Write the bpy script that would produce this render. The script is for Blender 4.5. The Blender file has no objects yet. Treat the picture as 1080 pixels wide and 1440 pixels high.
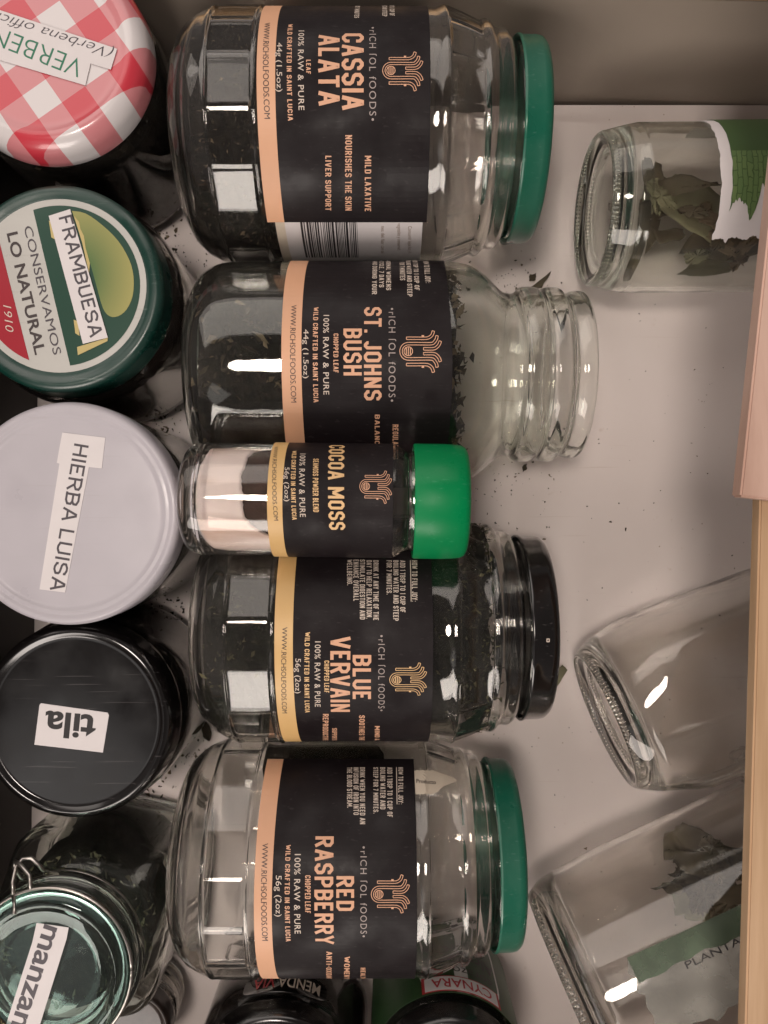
import bpy, bmesh, math, random
from mathutils import Vector, Matrix, noise
random.seed(7)
PI = math.pi
scene = bpy.context.scene
COL = scene.collection

# ------------------------------------------------------------------ camera
F, H = 1040.0, 0.374            # focal length in photo pixels, camera height over the drawer bottom
cam_d = bpy.data.cameras.new('camera')
cam = bpy.data.objects.new('camera', cam_d)
COL.objects.link(cam)
cam.location = (0, 0, H)
cam.rotation_euler = (0, 0, 0)
cam_d.sensor_fit = 'VERTICAL'
cam_d.sensor_height = 24.0
cam_d.lens = F / 1440.0 * 24.0
cam_d.clip_start = 0.01
cam_d.clip_end = 50
scene.camera = cam

# ------------------------------------------------------------------ world + lamps (indoor, soft)
W = bpy.data.worlds.new('World'); scene.world = W; W.use_nodes = True
wn, wl = W.node_tree.nodes, W.node_tree.links
bg = wn['Background']
tc = wn.new('ShaderNodeTexCoord')
sep = wn.new('ShaderNodeSeparateXYZ'); wl.new(tc.outputs['Generated'], sep.inputs[0])
rmp = wn.new('ShaderNodeValToRGB'); wl.new(sep.outputs['Z'], rmp.inputs[0])
rmp.color_ramp.elements[0].position = 0.0; rmp.color_ramp.elements[0].color = (.30, .26, .245, 1)
rmp.color_ramp.elements[1].position = 1.0; rmp.color_ramp.elements[1].color = (.13, .115, .11, 1)
e = rmp.color_ramp.elements.new(.45); e.color = (.42, .37, .35, 1)
wl.new(rmp.outputs[0], bg.inputs[0]); bg.inputs[1].default_value = 0.45

def area(name, loc, target, size, size_y, power, col):
    d = bpy.data.lights.new(name, 'AREA'); d.shape = 'RECTANGLE'
    d.size, d.size_y, d.energy, d.color = size, size_y, power, col
    o = bpy.data.objects.new(name, d); COL.objects.link(o); o.location = loc
    o.rotation_euler = (Vector(target) - Vector(loc)).to_track_quat('-Z', 'Y').to_euler()
    return o
area('front_window', (-.42, -1.27, .98), (0.03, 0, 0), .95, .65, 15.5, (1, .90, .83))
area('back_window', (-.42, 1.10, .95), (0.03, 0, .03), 1.6, 1.0, 9.5, (1, .90, .835))
area('ceiling_lamp', (-.25, .06, 1.5), (0.06, 0, 0), .28, .28, 8.2, (1, .885, .80))
bpy.data.objects['ceiling_lamp'].data.shape = 'ELLIPSE'
area('added_ceiling_glow', (-.78, -.74, 1.5), (0, 0, 0), .5, .5, .6, (1, .95, .92))  # added dim lamp, stands in for the pale ceiling mirrored in the black lid

scene.view_settings.view_transform = 'Standard'
scene.view_settings.look = 'None'
scene.view_settings.exposure = 0.04
scene.view_settings.gamma = 1.0
scene.view_settings.use_curve_mapping = False
cy = scene.cycles
cy.max_bounces = 24; cy.transmission_bounces = 24; cy.transparent_max_bounces = 24
cy.diffuse_bounces = 5; cy.glossy_bounces = 8
cy.caustics_refractive = True; cy.caustics_reflective = True
cy.blur_glossy = 0.3
cy.sample_clamp_indirect = 0.0
cy.use_denoising = True
try:
    cy.denoiser = 'OPENIMAGEDENOISE'
    cy.denoising_input_passes = 'RGB_ALBEDO_NORMAL'
except Exception:
    pass

# ------------------------------------------------------------------ pixel <-> world
def pdir(px, py): return Vector(((px - 540) / F, -(py - 720) / F, -1.0))
def at(px, py, z):
    d = pdir(px, py) * (H - z)
    return Vector((d.x, d.y, z))

# ------------------------------------------------------------------ materials
def s2l(c):
    return tuple(((v / 255) / 12.92 if v / 255 <= .04045 else ((v / 255 + .055) / 1.055) ** 2.4) for v in c)
def nm(name):
    m = bpy.data.materials.new(name); m.use_nodes = True
    return m, m.node_tree.nodes, m.node_tree.links, m.node_tree.nodes['Principled BSDF']
def plain(name, col, rough=.5, coat=0, metal=0, spec=.5, noise_amt=0, noise_scale=60, bump=0, bump_scale=400):
    m, n, l, p = nm(name)
    p.inputs['Base Color'].default_value = (*col, 1)
    p.inputs['Roughness'].default_value = rough
    p.inputs['Metallic'].default_value = metal
    p.inputs['Specular IOR Level'].default_value = spec
    p.inputs['Coat Weight'].default_value = coat
    p.inputs['Coat Roughness'].default_value = .08
    if noise_amt or bump:
        t = n.new('ShaderNodeTexCoord')
    if noise_amt:
        x = n.new('ShaderNodeTexNoise'); x.inputs['Scale'].default_value = noise_scale; x.inputs['Detail'].default_value = 6
        l.new(t.outputs['Object'], x.inputs['Vector'])
        r = n.new('ShaderNodeValToRGB')
        r.color_ramp.elements[0].position = .3; r.color_ramp.elements[1].position = .7
        r.color_ramp.elements[0].color = (*[c * (1 - noise_amt) for c in col], 1)
        r.color_ramp.elements[1].color = (*[min(1, c * (1 + noise_amt)) for c in col], 1)
        l.new(x.outputs['Fac'], r.inputs[0]); l.new(r.outputs[0], p.inputs['Base Color'])
    if bump:
        x2 = n.new('ShaderNodeTexNoise'); x2.inputs['Scale'].default_value = bump_scale; x2.inputs['Detail'].default_value = 4
        l.new(t.outputs['Object'], x2.inputs['Vector'])
        b = n.new('ShaderNodeBump'); b.inputs['Strength'].default_value = bump; b.inputs['Distance'].default_value = .0005
        l.new(x2.outputs['Fac'], b.inputs['Height']); l.new(b.outputs[0], p.inputs['Normal'])
    return m
def glass(name, col, bump=.15, scale=55, rough=.035, dust=.024):
    m = bpy.data.materials.new(name); m.use_nodes = True
    n, l = m.node_tree.nodes, m.node_tree.links
    n.remove(n['Principled BSDF'])
    g = n.new('ShaderNodeBsdfGlass'); g.inputs['Color'].default_value = (*col, 1)
    g.inputs['IOR'].default_value = 1.48; g.inputs['Roughness'].default_value = rough
    t = n.new('ShaderNodeTexCoord'); x = n.new('ShaderNodeTexNoise'); x.inputs['Scale'].default_value = scale
    x.inputs['Detail'].default_value = 2
    l.new(t.outputs['Object'], x.inputs['Vector'])
    b = n.new('ShaderNodeBump'); b.inputs['Strength'].default_value = bump; b.inputs['Distance'].default_value = .001
    l.new(x.outputs['Fac'], b.inputs['Height']); l.new(b.outputs[0], g.inputs['Normal'])
    tr = n.new('ShaderNodeBsdfDiffuse'); tr.inputs['Color'].default_value = (.62, .57, .52, 1)
    mix = n.new('ShaderNodeMixShader')
    dn = n.new('ShaderNodeTexNoise'); dn.inputs['Scale'].default_value = 38; dn.inputs['Detail'].default_value = 8; dn.inputs['Roughness'].default_value = .7
    l.new(t.outputs['Object'], dn.inputs['Vector'])
    mr = n.new('ShaderNodeMapRange'); mr.inputs['From Min'].default_value = .35; mr.inputs['From Max'].default_value = .75
    mr.inputs['To Min'].default_value = 0.0; mr.inputs['To Max'].default_value = dust
    l.new(dn.outputs['Fac'], mr.inputs['Value']); l.new(mr.outputs[0], mix.inputs[0])
    l.new(g.outputs[0], mix.inputs[1]); l.new(tr.outputs[0], mix.inputs[2])
    l.new(mix.outputs[0], n['Material Output'].inputs[0])
    return m

M = {}
M['glass'] = glass('clear_glass', (.978, .974, .962))
M['glass_hazy'] = glass('hazy_glass', (.980, .976, .964), dust=.30)
M['glass_green'] = glass('greenish_glass', (.975, .984, .966))
M['glass_aqua'] = glass('aqua_glass', (.80, .925, .89))
M['green_lid'] = plain('green_lid_paint', (.004, .105, .062), .3, .5)
M['dkgreen_lid'] = plain('dark_green_lid_paint', (.004, .034, .025), .3, .5, noise_amt=.15, noise_scale=40)
M['black_lid'] = plain('black_lid_paint', (.006, .005, .005), .12, .6)
M['white_lid'] = plain('white_lid_plastic', (.43, .405, .438), .35, .2, noise_amt=.025, noise_scale=70)
M['green_cap'] = plain('bright_green_plastic', (.0005, .20, .062), .33, .0, spec=.2)
M['label_dark'] = plain('dark_label_paper', (.0105, .0074, .0085), .45, 0, spec=.2, noise_amt=.12, noise_scale=120, bump=.15, bump_scale=180)
M['strip_orange'] = plain('orange_label_strip', (.68, .375, .225), .5, noise_amt=.04)
M['strip_gold'] = plain('gold_label_strip', (.66, .42, .17), .45, noise_amt=.05)
M['ink_orange'] = plain('orange_ink', (.68, .37, .23), .5)
M['ink_gold'] = plain('gold_ink', (.72, .46, .22), .5)
M['ink_cream'] = plain('cream_ink', (.62, .52, .44), .5)
M['ink_grey'] = plain('grey_ink', (.36, .30, .28), .5)
M['ink_dark'] = plain('dark_ink', (.04, .028, .028), .5)
M['ink_black'] = plain('black_ink', (.015, .012, .013), .5)
M['ink_charcoal'] = plain('charcoal_ink', (.06, .05, .06), .5)
M['ink_green'] = plain('green_ink', (.02, .16, .09), .5)
M['ink_red'] = plain('red_ink', (.42, .02, .03), .5)
M['ink_brown'] = plain('brown_ink', (.22, .14, .09), .5)
M['paper'] = plain('white_paper', (.66, .62, .62), .6, noise_amt=.03, noise_scale=90)
M['paper_cream'] = plain('cream_paper', (.58, .50, .40), .6, noise_amt=.06, noise_scale=60)
M['tape'] = plain('clear_tape', (.55, .55, .54), .2)
M['print_red'] = plain('red_lid_print', (.33, .012, .025), .3, .4)
M['print_white'] = plain('white_lid_print', (.46, .45, .42), .35, .3, noise_amt=.04)
M['print_green'] = plain('bottle_green_lid_print', (.008, .05, .03), .3, .4)
M['print_gold'] = plain('gold_lid_print', (.5, .4, .16), .35, .3)
M['metal'] = plain('steel_wire', (.42, .39, .36), .3, metal=1)
M['herb'] = plain('dark_dried_herb', (.013, .010, .007), .9, noise_amt=.75, noise_scale=260, bump=.9, bump_scale=420, spec=.2)
M['herb_green'] = plain('green_dried_herb', (.012, .0115, .008), .9, noise_amt=.7, noise_scale=200, bump=.9, bump_scale=420, spec=.2)
M['flake'] = plain('dried_leaf_flake', (.036, .028, .018), .85, noise_amt=.6, noise_scale=150, spec=.2)
def flake_mat(name, c1, c2, c3):
    m, n, l, p = nm(name)
    g = n.new('ShaderNodeNewGeometry'); r = n.new('ShaderNodeValToRGB')
    r.color_ramp.elements[0].color = (*c1, 1); r.color_ramp.elements[1].color = (*c3, 1)
    e = r.color_ramp.elements.new(.6); e.color = (*c2, 1)
    l.new(g.outputs['Random Per Island'], r.inputs[0]); l.new(r.outputs[0], p.inputs['Base Color'])
    p.inputs['Roughness'].default_value = .75; p.inputs['Specular IOR Level'].default_value = .3
    return m
M['flake'] = flake_mat('dried_leaf_flake', (.014, .010, .006), (.058, .044, .026), (.20, .15, .09))
M['flake_green'] = flake_mat('green_leaf_flake', (.010, .010, .005), (.042, .042, .022), (.15, .14, .07))
M['leaf'] = plain('dried_leaf', (.085, .070, .045), .75, noise_amt=.4, noise_scale=60, spec=.25, bump=.4, bump_scale=200)
M['leaf_green'] = plain('olive_dried_leaf', (.16, .15, .09), .75, noise_amt=.45, noise_scale=45, spec=.25, bump=.4, bump_scale=200)
M['leaf_brown'] = plain('brown_dried_leaf', (.14, .10, .06), .75, noise_amt=.5, noise_scale=70, spec=.25, bump=.4, bump_scale=200)
M['jam'] = plain('dark_jam', (.012, .005, .004), .25, noise_amt=.3)
M['cocoa'] = plain('cocoa_powder', (.062, .036, .028), .95, noise_amt=.2, noise_scale=180, bump=.5, bump_scale=900, spec=.1)

def scuff(m, amt=.5, light=(.3, .29, .28), scale=1.0):
    """fine scratches and smears of the paint itself"""
    n, l = m.node_tree.nodes, m.node_tree.links; p = n['Principled BSDF']
    t = n.new('ShaderNodeTexCoord'); src = p.inputs['Base Color'].links[0].from_socket if p.inputs['Base Color'].links else None
    prev = None
    for k, rot in enumerate((.4, 1.9, 2.7)):
        mp = n.new('ShaderNodeMapping'); mp.inputs['Scale'].default_value = (30 * scale, 900 * scale, 300); mp.inputs['Rotation'].default_value = (.3 * k, .2, rot)
        l.new(t.outputs['Object'], mp.inputs[0])
        x = n.new('ShaderNodeTexNoise'); x.inputs['Scale'].default_value = 1; x.inputs['Detail'].default_value = 1; l.new(mp.outputs[0], x.inputs['Vector'])
        r = n.new('ShaderNodeMapRange'); r.inputs['From Min'].default_value = .70; r.inputs['From Max'].default_value = .80; l.new(x.outputs['Fac'], r.inputs['Value'])
        if prev:
            mm = n.new('ShaderNodeMath'); mm.operation = 'MAXIMUM'; l.new(prev, mm.inputs[0]); l.new(r.outputs[0], mm.inputs[1]); prev = mm.outputs[0]
        else: prev = r.outputs[0]
    ml = n.new('ShaderNodeMath'); ml.operation = 'MULTIPLY'; ml.inputs[1].default_value = amt; l.new(prev, ml.inputs[0])
    mx = n.new('ShaderNodeMixRGB'); l.new(ml.outputs[0], mx.inputs[0])
    if src: l.new(src, mx.inputs[1])
    else: mx.inputs[1].default_value = p.inputs['Base Color'].default_value
    mx.inputs[2].default_value = (*light, 1); l.new(mx.outputs[0], p.inputs['Base Color'])
    s_ = n.new('ShaderNodeTexNoise'); s_.inputs['Scale'].default_value = 45; s_.inputs['Detail'].default_value = 6; l.new(t.outputs['Object'], s_.inputs['Vector'])
    rr = n.new('ShaderNodeMapRange'); b0 = p.inputs['Roughness'].default_value
    rr.inputs['From Min'].default_value = .35; rr.inputs['From Max'].default_value = .7; rr.inputs['To Min'].default_value = b0 * .75; rr.inputs['To Max'].default_value = min(.8, b0 * 1.7 + .06)
    l.new(s_.outputs['Fac'], rr.inputs['Value']); l.new(rr.outputs[0], p.inputs['Roughness']); l.new(rr.outputs[0], p.inputs['Coat Roughness'])
for k_, a_, c_2 in (('green_lid', .35, (.12, .25, .2)), ('dkgreen_lid', .5, (.12, .17, .15)), ('black_lid', .3, (.12, .11, .11)), ('white_lid', .25, (.36, .33, .34)), ('green_cap', .2, (.1, .4, .22)), ('print_white', .3, (.3, .28, .25)), ('label_dark', .22, (.07, .06, .06))):
    scuff(M[k_], a_, c_2)
# floor
def floor_mat():
    m, n, l, p = nm('worn_white_laminate')
    t = n.new('ShaderNodeTexCoord')
    x = n.new('ShaderNodeTexNoise'); x.inputs['Scale'].default_value = 9; x.inputs['Detail'].default_value = 5
    l.new(t.outputs['Object'], x.inputs['Vector'])
    r = n.new('ShaderNodeValToRGB')
    r.color_ramp.elements[0].position = .3; r.color_ramp.elements[0].color = (.64, .565, .535, 1)
    r.color_ramp.elements[1].position = .7; r.color_ramp.elements[1].color = (.70, .63, .60, 1)
    l.new(x.outputs['Fac'], r.inputs[0])
    v = n.new('ShaderNodeTexNoise'); v.inputs['Scale'].default_value = 150; v.inputs['Detail'].default_value = 3
    l.new(t.outputs['Object'], v.inputs['Vector'])
    r2 = n.new('ShaderNodeValToRGB'); r2.color_ramp.elements[0].position = .70; r2.color_ramp.elements[1].position = .80
    r2.color_ramp.elements[0].color = (1, 1, 1, 1); r2.color_ramp.elements[1].color = (.86, .82, .78, 1)
    l.new(v.outputs['Fac'], r2.inputs[0])
    mx = n.new('ShaderNodeMixRGB'); mx.blend_type = 'MULTIPLY'; mx.inputs[0].default_value = 1
    l.new(r.outputs[0], mx.inputs[1]); l.new(r2.outputs[0], mx.inputs[2]); vo = n.new('ShaderNodeTexVoronoi'); vo.inputs['Scale'].default_value = 130; l.new(t.outputs['Object'], vo.inputs['Vector'])
    vr = n.new('ShaderNodeValToRGB'); vr.color_ramp.elements[0].position = .035; vr.color_ramp.elements[0].color = (.55, .47, .40, 1)
    vr.color_ramp.elements[1].position = .06; vr.color_ramp.elements[1].color = (1, 1, 1, 1); l.new(vo.outputs['Distance'], vr.inputs[0])
    m2_ = n.new('ShaderNodeMixRGB'); m2_.blend_type = 'MULTIPLY'
    vn = n.new('ShaderNodeTexNoise'); vn.inputs['Scale'].default_value = 22; vn.inputs['Detail'].default_value = 5; l.new(t.outputs['Object'], vn.inputs['Vector'])
    vs = n.new('ShaderNodeValToRGB'); vs.color_ramp.elements[0].position = .5; vs.color_ramp.elements[1].position = .62; l.new(vn.outputs['Fac'], vs.inputs[0])
    l.new(vs.outputs[0], m2_.inputs[0]); l.new(mx.outputs[0], m2_.inputs[1]); l.new(vr.outputs[0], m2_.inputs[2])
    mp = n.new('ShaderNodeMapping'); mp.inputs['Scale'].default_value = (12, 420, 1); mp.inputs['Rotation'].default_value = (0, 0, .6); l.new(t.outputs['Object'], mp.inputs[0])
    sc = n.new('ShaderNodeTexNoise'); sc.inputs['Scale'].default_value = 1.0; sc.inputs['Detail'].default_value = 2; l.new(mp.outputs[0], sc.inputs['Vector'])
    sr = n.new('ShaderNodeValToRGB'); sr.color_ramp.elements[0].position = .70; sr.color_ramp.elements[1].position = .78
    sr.color_ramp.elements[0].color = (1, 1, 1, 1); sr.color_ramp.elements[1].color = (.88, .85, .82, 1); l.new(sc.outputs['Fac'], sr.inputs[0])
    m3_ = n.new('ShaderNodeMixRGB'); m3_.blend_type = 'MULTIPLY'; m3_.inputs[0].default_value = 1
    l.new(m2_.outputs[0], m3_.inputs[1]); l.new(sr.outputs[0], m3_.inputs[2]); l.new(m3_.outputs[0], p.inputs['Base Color'])
    p.inputs['Roughness'].default_value = .42
    return m
M['floor'] = floor_mat()
M['shade_board'] = plain('near_black_shade_board', (.035, .026, .021), .6, noise_amt=.3, noise_scale=20)  # near-black put into the colour to stand for the dark, shaded gap
M['wall'] = plain('off_white_board', (.34, .285, .235), .5, noise_amt=.05, noise_scale=14)

def wood_mat(name, c1, c2, sx=60, sy=3):
    m, n, l, p = nm(name)
    t = n.new('ShaderNodeTexCoord'); mp = n.new('ShaderNodeMapping')
    mp.inputs['Scale'].default_value = (sx, sy, sx)
    l.new(t.outputs['Object'], mp.inputs[0])
    x = n.new('ShaderNodeTexNoise'); x.inputs['Scale'].default_value = 1.6; x.inputs['Detail'].default_value = 9; x.inputs['Roughness'].default_value = .62
    x.inputs['Distortion'].default_value = .4
    l.new(mp.outputs[0], x.inputs['Vector'])
    r = n.new('ShaderNodeValToRGB'); r.color_ramp.elements[0].position = .32; r.color_ramp.elements[1].position = .68
    r.color_ramp.elements[0].color = (*c1, 1); r.color_ramp.elements[1].color = (*c2, 1)
    l.new(x.outputs['Fac'], r.inputs[0]); l.new(r.outputs[0], p.inputs['Base Color'])
    b = n.new('ShaderNodeBump'); b.inputs['Strength'].default_value = .25; b.inputs['Distance'].default_value = .0006
    l.new(x.outputs['Fac'], b.inputs['Height']); l.new(b.outputs[0], p.inputs['Normal'])
    p.inputs['Roughness'].default_value = .55
    return m
M['wood'] = wood_mat('pale_pine', (.39, .24, .13), (.57, .39, .245))
M['pink_wood'] = wood_mat('pinkish_beech', (.43, .27, .21), (.62, .43, .35), 30, 4)
M['edge_wood'] = wood_mat('pine_edge', (.36, .22, .11), (.50, .33, .17), 3, 60)

def gingham_mat(cx, cy, cell, ang):
    m, n, l, p = nm('red_white_gingham_lid')
    t = n.new('ShaderNodeTexCoord'); s = n.new('ShaderNodeSeparateXYZ')
    mp = n.new('ShaderNodeMapping'); mp.vector_type = 'TEXTURE'
    mp.inputs['Location'].default_value = (cx, cy, 0); mp.inputs['Rotation'].default_value = (0, 0, ang)
    l.new(t.outputs['Object'], mp.inputs[0]); l.new(mp.outputs[0], s.inputs[0])
    def stripe(o):
        a = n.new('ShaderNodeMath'); a.operation = 'MULTIPLY_ADD'; a.inputs[1].default_value = 1 / (2 * cell); a.inputs[2].default_value = .25 + 40
        l.new(o, a.inputs[0])
        f = n.new('ShaderNodeMath'); f.operation = 'FRACT'; l.new(a.outputs[0], f.inputs[0])
        g = n.new('ShaderNodeMath'); g.operation = 'GREATER_THAN'; g.inputs[1].default_value = .5; l.new(f.outputs[0], g.inputs[0])
        return g
    a, b = stripe(s.outputs['X']), stripe(s.outputs['Y'])
    ad = n.new('ShaderNodeMath'); ad.operation = 'ADD'; l.new(a.outputs[0], ad.inputs[0]); l.new(b.outputs[0], ad.inputs[1])
    hf = n.new('ShaderNodeMath'); hf.operation = 'MULTIPLY'; hf.inputs[1].default_value = .5; l.new(ad.outputs[0], hf.inputs[0])
    r = n.new('ShaderNodeValToRGB'); r.color_ramp.interpolation = 'CONSTANT'
    r.color_ramp.elements[0].position = 0; r.color_ramp.elements[0].color = (.62, .58, .58, 1)
    r.color_ramp.elements[1].position = .9; r.color_ramp.elements[1].color = (.52, .035, .055, 1)
    e = r.color_ramp.elements.new(.4); e.color = (.55, .20, .215, 1)
    l.new(hf.outputs[0], r.inputs[0]); l.new(r.outputs[0], p.inputs['Base Color'])
    p.inputs['Roughness'].default_value = .3; p.inputs['Coat Weight'].default_value = .5; p.inputs['Coat Roughness'].default_value = .12
    return m

# ------------------------------------------------------------------ object helpers
MAT = {}                                            # root name -> matrix
def root(name, label, cat, m, group=None):
    o = bpy.data.objects.new(name, None); COL.objects.link(o)
    o.matrix_world = m; o.empty_display_size = .02
    o['label'] = label; o['category'] = cat
    if group: o['group'] = group
    MAT[o.name] = m
    return o
def link(name, verts, faces, mats, parent=None, mi=None, smooth=True, world=None):
    """one mesh object; verts are in the parent's space, or in world space and converted when world is the parent's matrix"""
    if world is not None:
        inv = world.inverted(); verts = [inv @ Vector(v) for v in verts]
    me = bpy.data.meshes.new(name); me.from_pydata([tuple(v) for v in verts], [], faces)
    for m in (mats if isinstance(mats, (list, tuple)) else [mats]): me.materials.append(m)
    if mi: me.polygons.foreach_set('material_index', mi)
    me.polygons.foreach_set('use_smooth', [smooth] * len(faces))
    me.validate(); me.update()
    o = bpy.data.objects.new(name, me); COL.objects.link(o)
    if parent: o.parent = parent
    return o
def tag(o, label=None, cat=None, group=None, kind=None):
    if label: o['label'] = label
    if cat: o['category'] = cat
    if group: o['group'] = group
    if kind: o['kind'] = kind
    return o
def autosmooth(o, ang=40):
    bm = bmesh.new(); bm.from_mesh(o.data)
    for e in bm.edges:
        if len(e.link_faces) == 2 and e.calc_face_angle(0) > math.radians(ang): e.smooth = False
    bm.to_mesh(o.data); bm.free()
    return o
def smooth_profile(pts, sub=3):
    """Catmull-Rom through (z, r) points"""
    out = []
    n = len(pts)
    for i in range(n - 1):
        p0, p1, p2, p3 = pts[max(i - 1, 0)], pts[i], pts[i + 1], pts[min(i + 2, n - 1)]
        for k in range(sub):
            t = k / sub
            q = [0.5 * ((2 * p1[j]) + (-p0[j] + p2[j]) * t + (2 * p0[j] - 5 * p1[j] + 4 * p2[j] - p3[j]) * t * t + (-p0[j] + 3 * p1[j] - 3 * p2[j] + p3[j]) * t ** 3) for j in (0, 1)]
            out.append((q[0], max(q[1], 0)))
    out.append(tuple(pts[-1]))
    return out
def lathe(profile, segs=96, rf=None, close=False):
    profile = list(profile)
    if profile[0][1] == 0 and len(profile) > 2 and abs(profile[0][0] - profile[1][0]) < 1e-9:
        profile.insert(1, (profile[1][0], profile[1][1] * .97))
    return lathe_(profile, segs, rf, close)
def lathe_(profile, segs=96, rf=None, close=False):
    """profile (z, r); r == 0 at an end makes a pole. rf(theta, z, r) -> r"""
    V, Fc, rows = [], [], []
    for z, r in profile:
        if r < 1e-7:
            rows.append([len(V)]); V.append((0, 0, z)); continue
        row = []
        for k in range(segs):
            th = 2 * PI * k / segs
            rr = rf(th, z, r) if rf else r
            row.append(len(V)); V.append((rr * math.cos(th), rr * math.sin(th), z))
        rows.append(row)
    pairs = list(zip(rows, rows[1:]))
    if close: pairs.append((rows[-1], rows[0]))
    for a, b in pairs:
        if len(a) == 1 and len(b) == 1: continue
        for k in range(segs):
            k2 = (k + 1) % segs
            if len(a) == 1: Fc.append((a[0], b[k2], b[k]))
            elif len(b) == 1: Fc.append((a[k], a[k2], b[0]))
            else: Fc.append((a[k], a[k2], b[k2], b[k]))
    return V, Fc
def fix(o):
    bm = bmesh.new(); bm.from_mesh(o.data); bmesh.ops.recalc_face_normals(bm, faces=bm.faces); bm.to_mesh(o.data); bm.free()
    return o
def glass_shell(outer, wall, zin=.0045, top=None):
    """outer profile from the base centre to the rim, then back down inside to the inner base centre: a closed wall"""
    inner = []
    for i, (z, r) in enumerate(outer):
        if r > .012 and z > zin + .004:
            inner.append((z, r - wall))
    z0, r0 = inner[0]
    low = [(zin, 0), (zin, r0 * .55), (zin + .0008, r0 * .85), (zin + .0035, r0 * .97)]
    return outer + list(reversed(low + [q for q in inner if q[0] > zin + .0045]))
def lying(px, py, zc, ang):
    """matrix: local Z along the jar axis on the drawer, local X up"""
    d = Vector((math.cos(ang), math.sin(ang), 0)); up = Vector((0, 0, 1)); y = d.cross(up)
    m = Matrix((( up.x, y.x, d.x, 0), (up.y, y.y, d.y, 0), (up.z, y.z, d.z, 0), (0, 0, 0, 1)))
    p = at(px, py, zc) if px is not None else Vector((0, 0, 0))
    return Matrix.Translation(p) @ m
def on_cyl(m, R, px, py):
    inv = m.inverted(); o = inv @ Vector((0, 0, H)); d = (inv.to_3x3() @ pdir(px, py))
    a = d.x ** 2 + d.y ** 2; b = 2 * (o.x * d.x + o.y * d.y); c = o.x ** 2 + o.y ** 2 - R * R
    disc = b * b - 4 * a * c
    if disc < 0: disc = 0
    t = (-b - math.sqrt(disc)) / (2 * a)
    p = o + d * t
    return math.atan2(p.y, p.x), p.z

# ---- text
_cap = {}
def text_mesh(s, bold=0.0, shear=0.0, spacing=1.0):
    cu = bpy.data.curves.new('glyphs', 'FONT'); cu.body = s; cu.offset = bold; cu.shear = shear
    cu.space_character = spacing; cu.resolution_u = 4
    ob = bpy.data.objects.new('glyphs', cu); COL.objects.link(ob)
    dg = bpy.context.evaluated_depsgraph_get(); dg.update()
    me = bpy.data.meshes.new_from_object(ob.evaluated_get(dg))
    V = [(v.co.x, v.co.y) for v in me.vertices]; Fs = [tuple(p.vertices) for p in me.polygons]
    bpy.data.objects.remove(ob); bpy.data.curves.remove(cu); bpy.data.meshes.remove(me)
    if s != 'H' and ('H', bold) not in _cap:
        v, f = text_mesh('H', bold); _cap[('H', bold)] = max(q[1] for q in v) - 0
    return V, Fs
GL = {}
def _g(ch, w, *strokes): GL[ch] = (w, strokes)
c_ = .13
def _o(w, h0=0, h1=1): return [(c_, h0), (w - c_, h0), (w, h0 + c_), (w, h1 - c_), (w - c_, h1), (c_, h1), (0, h1 - c_), (0, h0 + c_), (c_, h0)]
w_ = .36
_g('A', .40, [(0, 0), (.17, 1), (.23, 1), (.40, 0)], [(.07, .30), (.33, .30)])
_g('B', w_, [(0, 0), (w_ - c_, 0), (w_, c_), (w_, .40), (w_ - .1, .52), (0, .52)], [(w_ - .1, .52), (w_, .64), (w_, 1 - c_), (w_ - c_, 1), (0, 1)], [(0, 0), (0, 1)])
_g('C', w_, [(w_, .32), (w_, c_), (w_ - c_, 0), (c_, 0), (0, c_), (0, 1 - c_), (c_, 1), (w_ - c_, 1), (w_, 1 - c_), (w_, .68)])
_g('D', w_, [(0, 0), (w_ - c_, 0), (w_, c_), (w_, 1 - c_), (w_ - c_, 1), (0, 1)], [(0, 0), (0, 1)])
_g('E', .30, [(.30, 0), (0, 0), (0, 1), (.30, 1)], [(0, .51), (.26, .51)])
_g('F', .30, [(0, 0), (0, 1), (.30, 1)], [(0, .50), (.25, .50)])
_g('G', w_, [(w_, .68), (w_, 1 - c_), (w_ - c_, 1), (c_, 1), (0, 1 - c_), (0, c_), (c_, 0), (w_ - c_, 0), (w_, c_), (w_, .48), (.2, .48)])
_g('H', w_, [(0, 0), (0, 1)], [(w_, 0), (w_, 1)], [(0, .51), (w_, .51)])
_g('I', 0, [(0, 0), (0, 1)])
_g('J', .26, [(0, .22), (0, c_), (c_ * .8, 0), (.26 - c_ * .8, 0), (.26, c_), (.26, 1)])
_g('K', w_, [(0, 0), (0, 1)], [(w_, 1), (.05, .46)], [(.12, .58), (w_, 0)])
_g('L', .28, [(0, 1), (0, 0), (.28, 0)])
_g('M', .52, [(0, 0), (0, 1)], [(.02, .98), (.26, .25)], [(.50, .98), (.26, .25)], [(.52, 1), (.52, 0)])
_g('N', w_, [(0, 0), (0, 1)], [(.01, .98), (w_ - .01, .02)], [(w_, 0), (w_, 1)])
_g('O', w_, _o(w_))
_g('P', w_, [(0, 0), (0, 1)], [(0, 1), (w_ - c_, 1), (w_, 1 - c_), (w_, .58), (w_ - c_, .45), (0, .45)])
_g('Q', w_, _o(w_), [(.2, .2), (w_ + .03, -.06)])
_g('R', w_, [(0, 0), (0, 1)], [(0, 1), (w_ - c_, 1), (w_, 1 - c_), (w_, .62), (w_ - c_, .49), (0, .49)], [(.18, .49), (w_, 0)])
_g('S', w_, [(0, .27), (0, c_), (c_, 0), (w_ - c_, 0), (w_, c_), (w_, .36), (w_ - .06, .46), (.06, .56), (0, .66), (0, 1 - c_), (c_, 1), (w_ - c_, 1), (w_, 1 - c_), (w_, .74)])
_g('T', .36, [(0, 1), (.36, 1)], [(.18, 1), (.18, 0)])
_g('U', w_, [(0, 1), (0, c_), (c_, 0), (w_ - c_, 0), (w_, c_), (w_, 1)])
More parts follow.
